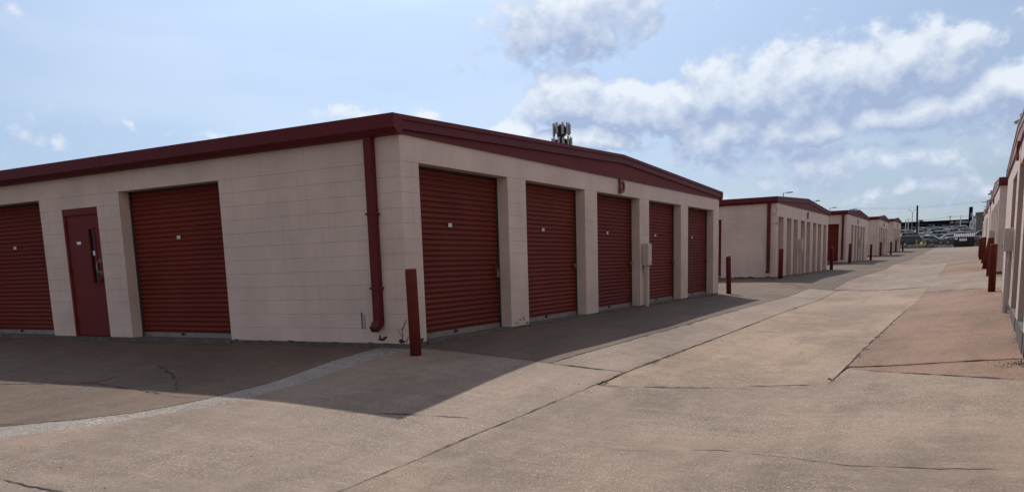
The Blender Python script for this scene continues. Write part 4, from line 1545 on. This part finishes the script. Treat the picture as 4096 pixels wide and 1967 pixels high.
# slanted oval emblem: ring and leaning H
em = MB()
n = 24
for k in range(n):
    a, b = 2 * math.pi * k / n, 2 * math.pi * (k + 1) / n
    em.tube([(1.05 + .62 * math.cos(a) + .1 * math.sin(a), -.38, 2.55 + .34 * math.sin(a)), (1.05 + .62 * math.cos(b) + .1 * math.sin(b), -.38, 2.55 + .34 * math.sin(b))], .05, 5)
em.tube([(.72, -.38, 2.30), (.92, -.38, 2.80)], .06, 5)
em.tube([(1.18, -.38, 2.30), (1.38, -.38, 2.80)], .06, 5)
em.tube([(.80, -.38, 2.48), (1.30, -.38, 2.62)], .06, 5)
em.build('emblem', MT['white'], T)
me = text_mesh('SERVICE', .72, .04, .02)
me.materials.append(MT['white'])
o = bpy.data.objects.new('lettering', me)
o.matrix_local = Matrix(((.9, 0, 0, -9.3), (0, 0, -1, -.36), (0, 1, 0, .92), (0, 0, 0, 1)))
link(o, T)
MB().box(-10.0, -8.7, 3, 5, 3.42, 4.15).build('roof_unit', MT['tan'], T)

T = thing('pylon_sign', 'tall black pylon sign at the right end of the dealership', 'sign', (6.9, 321, 8.5))
MB().box(-.58, .58, -.3, .3, -1, 7.6).build('panel', MT['blackwall'], T, bevel=.03)
MB().box(.05, .25, -.34, -.30, 4.0, 5.6).build('emblem_strip', MT['white'], T)

T = thing('tan_metal_building', 'tan metal building with a sloping roof beyond the right row', 'building', (9.0, 191, 4.2))
MB().prism([(-1.15, -1), (9, -1), (9, 5.0), (-1.15, 4.55)], lambda x, z: (x, 0, z), lambda x, z: (x, 16, z)).build('wall', MT['tan'], T)
MB().prism([(-1.3, 4.56), (9, 5.02), (9, 5.22), (-1.3, 4.76)], lambda x, z: (x, -.2, z), lambda x, z: (x, 16, z)).build('roof', MT['grey'], T)
MB().box(-1.75, -1.2, .0, .6, 3.6, 3.95).build('wall_lamp', MT['grey'], T)
T = thing('white_industrial_unit', 'pale weathered industrial unit between the pylon sign and the tan building', 'building', (7.6, 291, 8.0))
MB().prism([(-.9, -.5), (.95, -.5), (.95, 3.0), (.3, 3.3), (-.5, 2.6), (-.9, 2.2)], lambda x, z: (x, 0, z), lambda x, z: (x, 4, z)).build('wall', MT['white'], T)
MB().box(-.45, -.2, -.03, 0, 1.0, 1.6).build('window', MT['dark'], T)
MB().box(.35, .6, -.03, 0, .2, 1.1).build('door', MT['dark'], T)
MB().tube([(.1, 1, 3.0), (.1, 1, 4.1)], .1, 8).build('vent_pipe', MT['dark'], T)
MB().box(-.1, .35, -.05, -.0, 2.2, 2.32).build('canopy', MT['dark'], T)


# ------------------------------------------------------------------ parked vehicles
PAINT = {}


def paint(c):
    if c not in PAINT:
        PAINT[c] = mat('car_paint_%d' % len(PAINT), c, .3, spec=.5)
    return PAINT[c]


CARS = {
    # stations: x, half width, z of sill, z of belt ; cabin: x of base/top at windscreen and rear
    'suv': dict(L=4.6, W=.92, sill=.32, hood=1.02, belt=1.12, roof=1.70, ws=(1.15, .55), rear=(-2.05, -1.85), nose=2.3, tail=-2.28, trunk=1.12, wheel=.36, wb=(1.42, -1.35)),
    'sedan': dict(L=4.7, W=.90, sill=.26, hood=.90, belt=.96, roof=1.44, ws=(1.05, .25), rear=(-1.75, -1.05), nose=2.35, tail=-2.35, trunk=1.02, wheel=.33, wb=(1.42, -1.38)),
    'pickup': dict(L=5.6, W=.98, sill=.42, hood=1.15, belt=1.22, roof=1.88, ws=(1.25, .75), rear=(-.95, -.78), nose=2.8, tail=-2.8, trunk=1.22, wheel=.40, wb=(1.85, -1.75)),
}
VEH = {}


def vehicle_meshes(kind):
    if kind in VEH:
        return VEH[kind]
    c = CARS[kind]
    W = c['W']
    # lower body: rings across the length
    st = [(c['nose'], .80, c['sill'] + .12, c['hood'] - .22), (c['nose'] - .18, .93, c['sill'], c['hood'] - .06), (c['nose'] - .7, 1, c['sill'], c['hood']),
          (c['ws'][0], 1, c['sill'], c['belt']), (0, 1.01, c['sill'], c['belt']), (c['rear'][0], 1, c['sill'], c['trunk'] if kind != 'suv' else c['belt']),
          (c['tail'] + .16, .97, c['sill'], c['trunk']), (c['tail'], .88, c['sill'] + .12, c['trunk'] - .12)]
    b = MB()
    for (x, k, z0, z1) in st:
        w = W * k
        zm = z0 + (z1 - z0) * .45
        ring = [(-w * .92, z0), (-w, z0 + .1), (-w, zm), (-w * .96, z1 - .05), (-w * .86, z1), (w * .86, z1), (w * .96, z1 - .05), (w, zm), (w, z0 + .1), (w * .92, z0)]
        b.v += [(x, y, z) for y, z in ring]
    n = 10
    for i in range(len(st) - 1):
        for k in range(n):
            b.f.append((i * n + k, i * n + (k + 1) % n, (i + 1) * n + (k + 1) % n, (i + 1) * n + k))
    b.f.append(tuple(range(n))[::-1])
    b.f.append(tuple((len(st) - 1) * n + k for k in range(n)))
    body = b.mesh(kind + '_body')
    for p in body.polygons:
        p.use_smooth = len(p.vertices) == 4
    # cabin
    x0, x1 = c['ws']
    r0, r1 = c['rear']
    cb = MB()
    zb, zr = c['belt'] - .04, c['roof']

    def ring(z, xa, xb, w):
        return [(xa, -w, z), (xa, w, z), (xb, w, z), (xb, -w, z)]
    lower = ring(zb, x0, r0, W * .90)
    upper = ring(zr - .05, x1, r1, W * .74)
    top = ring(zr, x1 - .15, r1 + .15, W * .62)
    cb.add(lower + upper + top, [(0, 1, 5, 4), (1, 2, 6, 5), (2, 3, 7, 6), (3, 0, 4, 7), (4, 5, 9, 8), (5, 6, 10, 9), (6, 7, 11, 10), (7, 4, 8, 11), (8, 9, 10, 11)])
    cabin = cb.mesh(kind + '_cabin')
    # glass panels lying on the cabin faces
    gl = MB()

    def panel(q, inset_, out):
        q = [Vector(p) for p in q]
        ctr = sum(q, Vector()) / 4
        nrm_ = (q[1] - q[0]).cross(q[3] - q[0]).normalized()
        if nrm_.dot(ctr - Vector((0, 0, 1.0))) < 0:
            nrm_ = -nrm_
        a = [p + (ctr - p) * inset_ + nrm_ * out for p in q]
        bq = [p - nrm_ * .02 for p in a]
        gl.add(a + bq, [(0, 1, 2, 3), (7, 6, 5, 4), (0, 4, 5, 1), (1, 5, 6, 2), (2, 6, 7, 3), (3, 7, 4, 0)])
    L_, U_ = lower, upper
    panel([L_[0], L_[1], U_[1], U_[0]], .10, .012)
    panel([L_[2], L_[3], U_[3], U_[2]], .14, .012)
    ns = 3 if kind == 'suv' else 2
    for (i, j) in ((1, 2), (0, 3)):
        for k in range(ns):
            t0, t1 = k / ns, (k + 1) / ns
            f = lambda R2, t: Vector(R2[i]).lerp(Vector(R2[j]), t)
            panel([f(L_, t0), f(L_, t1), f(U_, t1), f(U_, t0)], .10, .012)
    glass = gl.mesh(kind + '_glass')
    r = c['wheel']
    wm_ = MB()
    wm_.tube([(0, -.11, 0), (0, -.10, 0), (0, .10, 0), (0, .11, 0)], r, 18)
    tyre = wm_.mesh('tyre')
    rm = MB()
    rm.tube([(0, -.118, 0), (0, .118, 0)], r * .60, 14)
    rim = rm.mesh('rim')
    VEH[kind] = (body, cabin, glass, tyre, rim, c)
    return VEH[kind]


def vehicle(kind, x, y, heading, color, label, cat, zoff=0.0):
    body, cabin, glass, tyre, rim, c = vehicle_meshes(kind)
    T = thing('parked_pickup' if kind == 'pickup' else 'parked_car', label, cat, (x, y, zlot(y) + zoff + .0), R_(heading), 'vehicles parked in the car lot')
    # follow the sloping lot
    T.rotation_mode = 'QUATERNION'
    nrm_ = Vector((0, -.036 if y > 131 else -.0156, 1)).normalized()
    T.rotation_quaternion = Vector((0, 0, 1)).rotation_difference(nrm_) @ Matrix.Rotation(R_(heading), 3, 'Z').to_quaternion()
    pm = paint(color)

    def part(name, me, mt, loc=(0, 0, 0), parent=T):
        me2 = me.copy() if me.materials and me.materials[0] != mt else me
        if me2 is not me:
            me2.materials.clear()
        if not me2.materials:
            me2.materials.append(mt)
        return obj(name, me2, None, parent, loc)
    part('body', body, pm)
    cb_ = part('cabin', cabin, pm)
    part('window_glass', glass, MT['glass'], parent=cb_)
    for wx in c['wb']:
        for sy in (-1, 1):
            w_ = part('tyre', tyre, MT['tyre'], (wx, sy * (c['W'] - .10), c['wheel']))
            part('rim', rim, MT['rim'], (0, 0, 0), w_)
    for sy in (-1, 1):
        MB().box(c['nose'] - .14, c['nose'] + .005, sy * c['W'] * .5, sy * c['W'] * .80, c['hood'] - .36, c['hood'] - .20).build('headlight', MT['lamp'], T)
        MB().box(c['tail'] - .01, c['tail'] + .12, sy * c['W'] * .62, sy * c['W'] * .86, c['trunk'] - .42, c['trunk'] - .12).build('tail_light', MT['tail'], T)
    MB().box(c['nose'] - .1, c['nose'] + .012, -c['W'] * .45, c['W'] * .45, c['sill'] + .14, c['hood'] - .3).build('grille', MT['dark'], T)
    if kind == 'pickup':
        MB().box(c['tail'] + .12, c['rear'][0] - .08, -c['W'] * .82, c['W'] * .82, c['belt'] - .35, c['belt'] + .004).build('bed', MT['dark'], T)
    return T


SILVER, WHITE, BLACK, DGREEN, GREY, CHAR, CREAM = (.09, .09, .10), (.30, .30, .32), (.008, .008, .009), (.010, .014, .014), (.05, .05, .055), (.012, .012, .013), (.22, .21, .20)
vehicle('suv', -.5, 131.5, 0, DGREEN, 'dark green estate car parked behind the yellow pipe guard', 'car')
vehicle('sedan', 1.6, 137.5, -8, SILVER, 'silver car whose front shows right of the dark green one', 'car')
vehicle('sedan', 2.6, 148, 170, SILVER, 'long pale silver sedan with a curved roof in the second line', 'car')
vehicle('sedan', 3.6, 139.5, 200, BLACK, 'black car left of the silver pickup by the dumpster', 'car')
vehicle('pickup', 6.0, 134, 155, SILVER, 'silver vehicle with a large wheel partly behind the dumpster', 'pickup')
vehicle('suv', -2.6, 165, 5, WHITE, 'white car whose roof shows above the dark green one', 'car')
vehicle('suv', 1.4, 172, 160, WHITE, 'white rounded car in the middle of the lot', 'car')
vehicle('pickup', -6.3, 193, -100, WHITE, 'white pickup at the left end of the lot seen from the front', 'pickup')
vehicle('suv', -3.3, 200, -80, CREAM, 'cream boxy off road car right of the white lamp posts', 'car')
vehicle('suv', -5.2, 196, -95, CHAR, 'charcoal car between the pickup and the cream off roader', 'car')
vehicle('suv', -.6, 205, -70, BLACK, 'black car behind the utility pole, lower edge of the upper lot', 'car')
vehicle('pickup', 3.1, 180, -120, WHITE, 'white pickup cab in the middle right of the lot', 'pickup')
vehicle('suv', 3.9, 196, -95, CHAR, 'charcoal van between the white pickups on the right', 'car')
vehicle('pickup', 1.5, 204, -95, CREAM, 'cream truck standing behind the white rounded car', 'pickup')
vehicle('suv', -13.8, 312, 5, GREY, 'grey car in the topmost line, far left', 'car')
vehicle('sedan', -10.2, 312, 0, GREY, 'grey sedan in the topmost line below the service sign', 'car')
vehicle('pickup', -4.6, 306, 175, WHITE, 'white crew cab pickup in the topmost line, middle', 'pickup')
vehicle('pickup', 3.0, 322, 178, WHITE, 'white crew cab pickup in the topmost line below the lettering', 'pickup')
vehicle('sedan', -.6, 314, 0, WHITE, 'white sedan right of the middle crew cab pickup', 'car')
vehicle('suv', 8.6, 148, 185, CHAR, 'dark car to the right of the dumpster', 'car')
vehicle('sedan', 4.6, 262, 178, WHITE, 'white car above the dumpster lid', 'car')
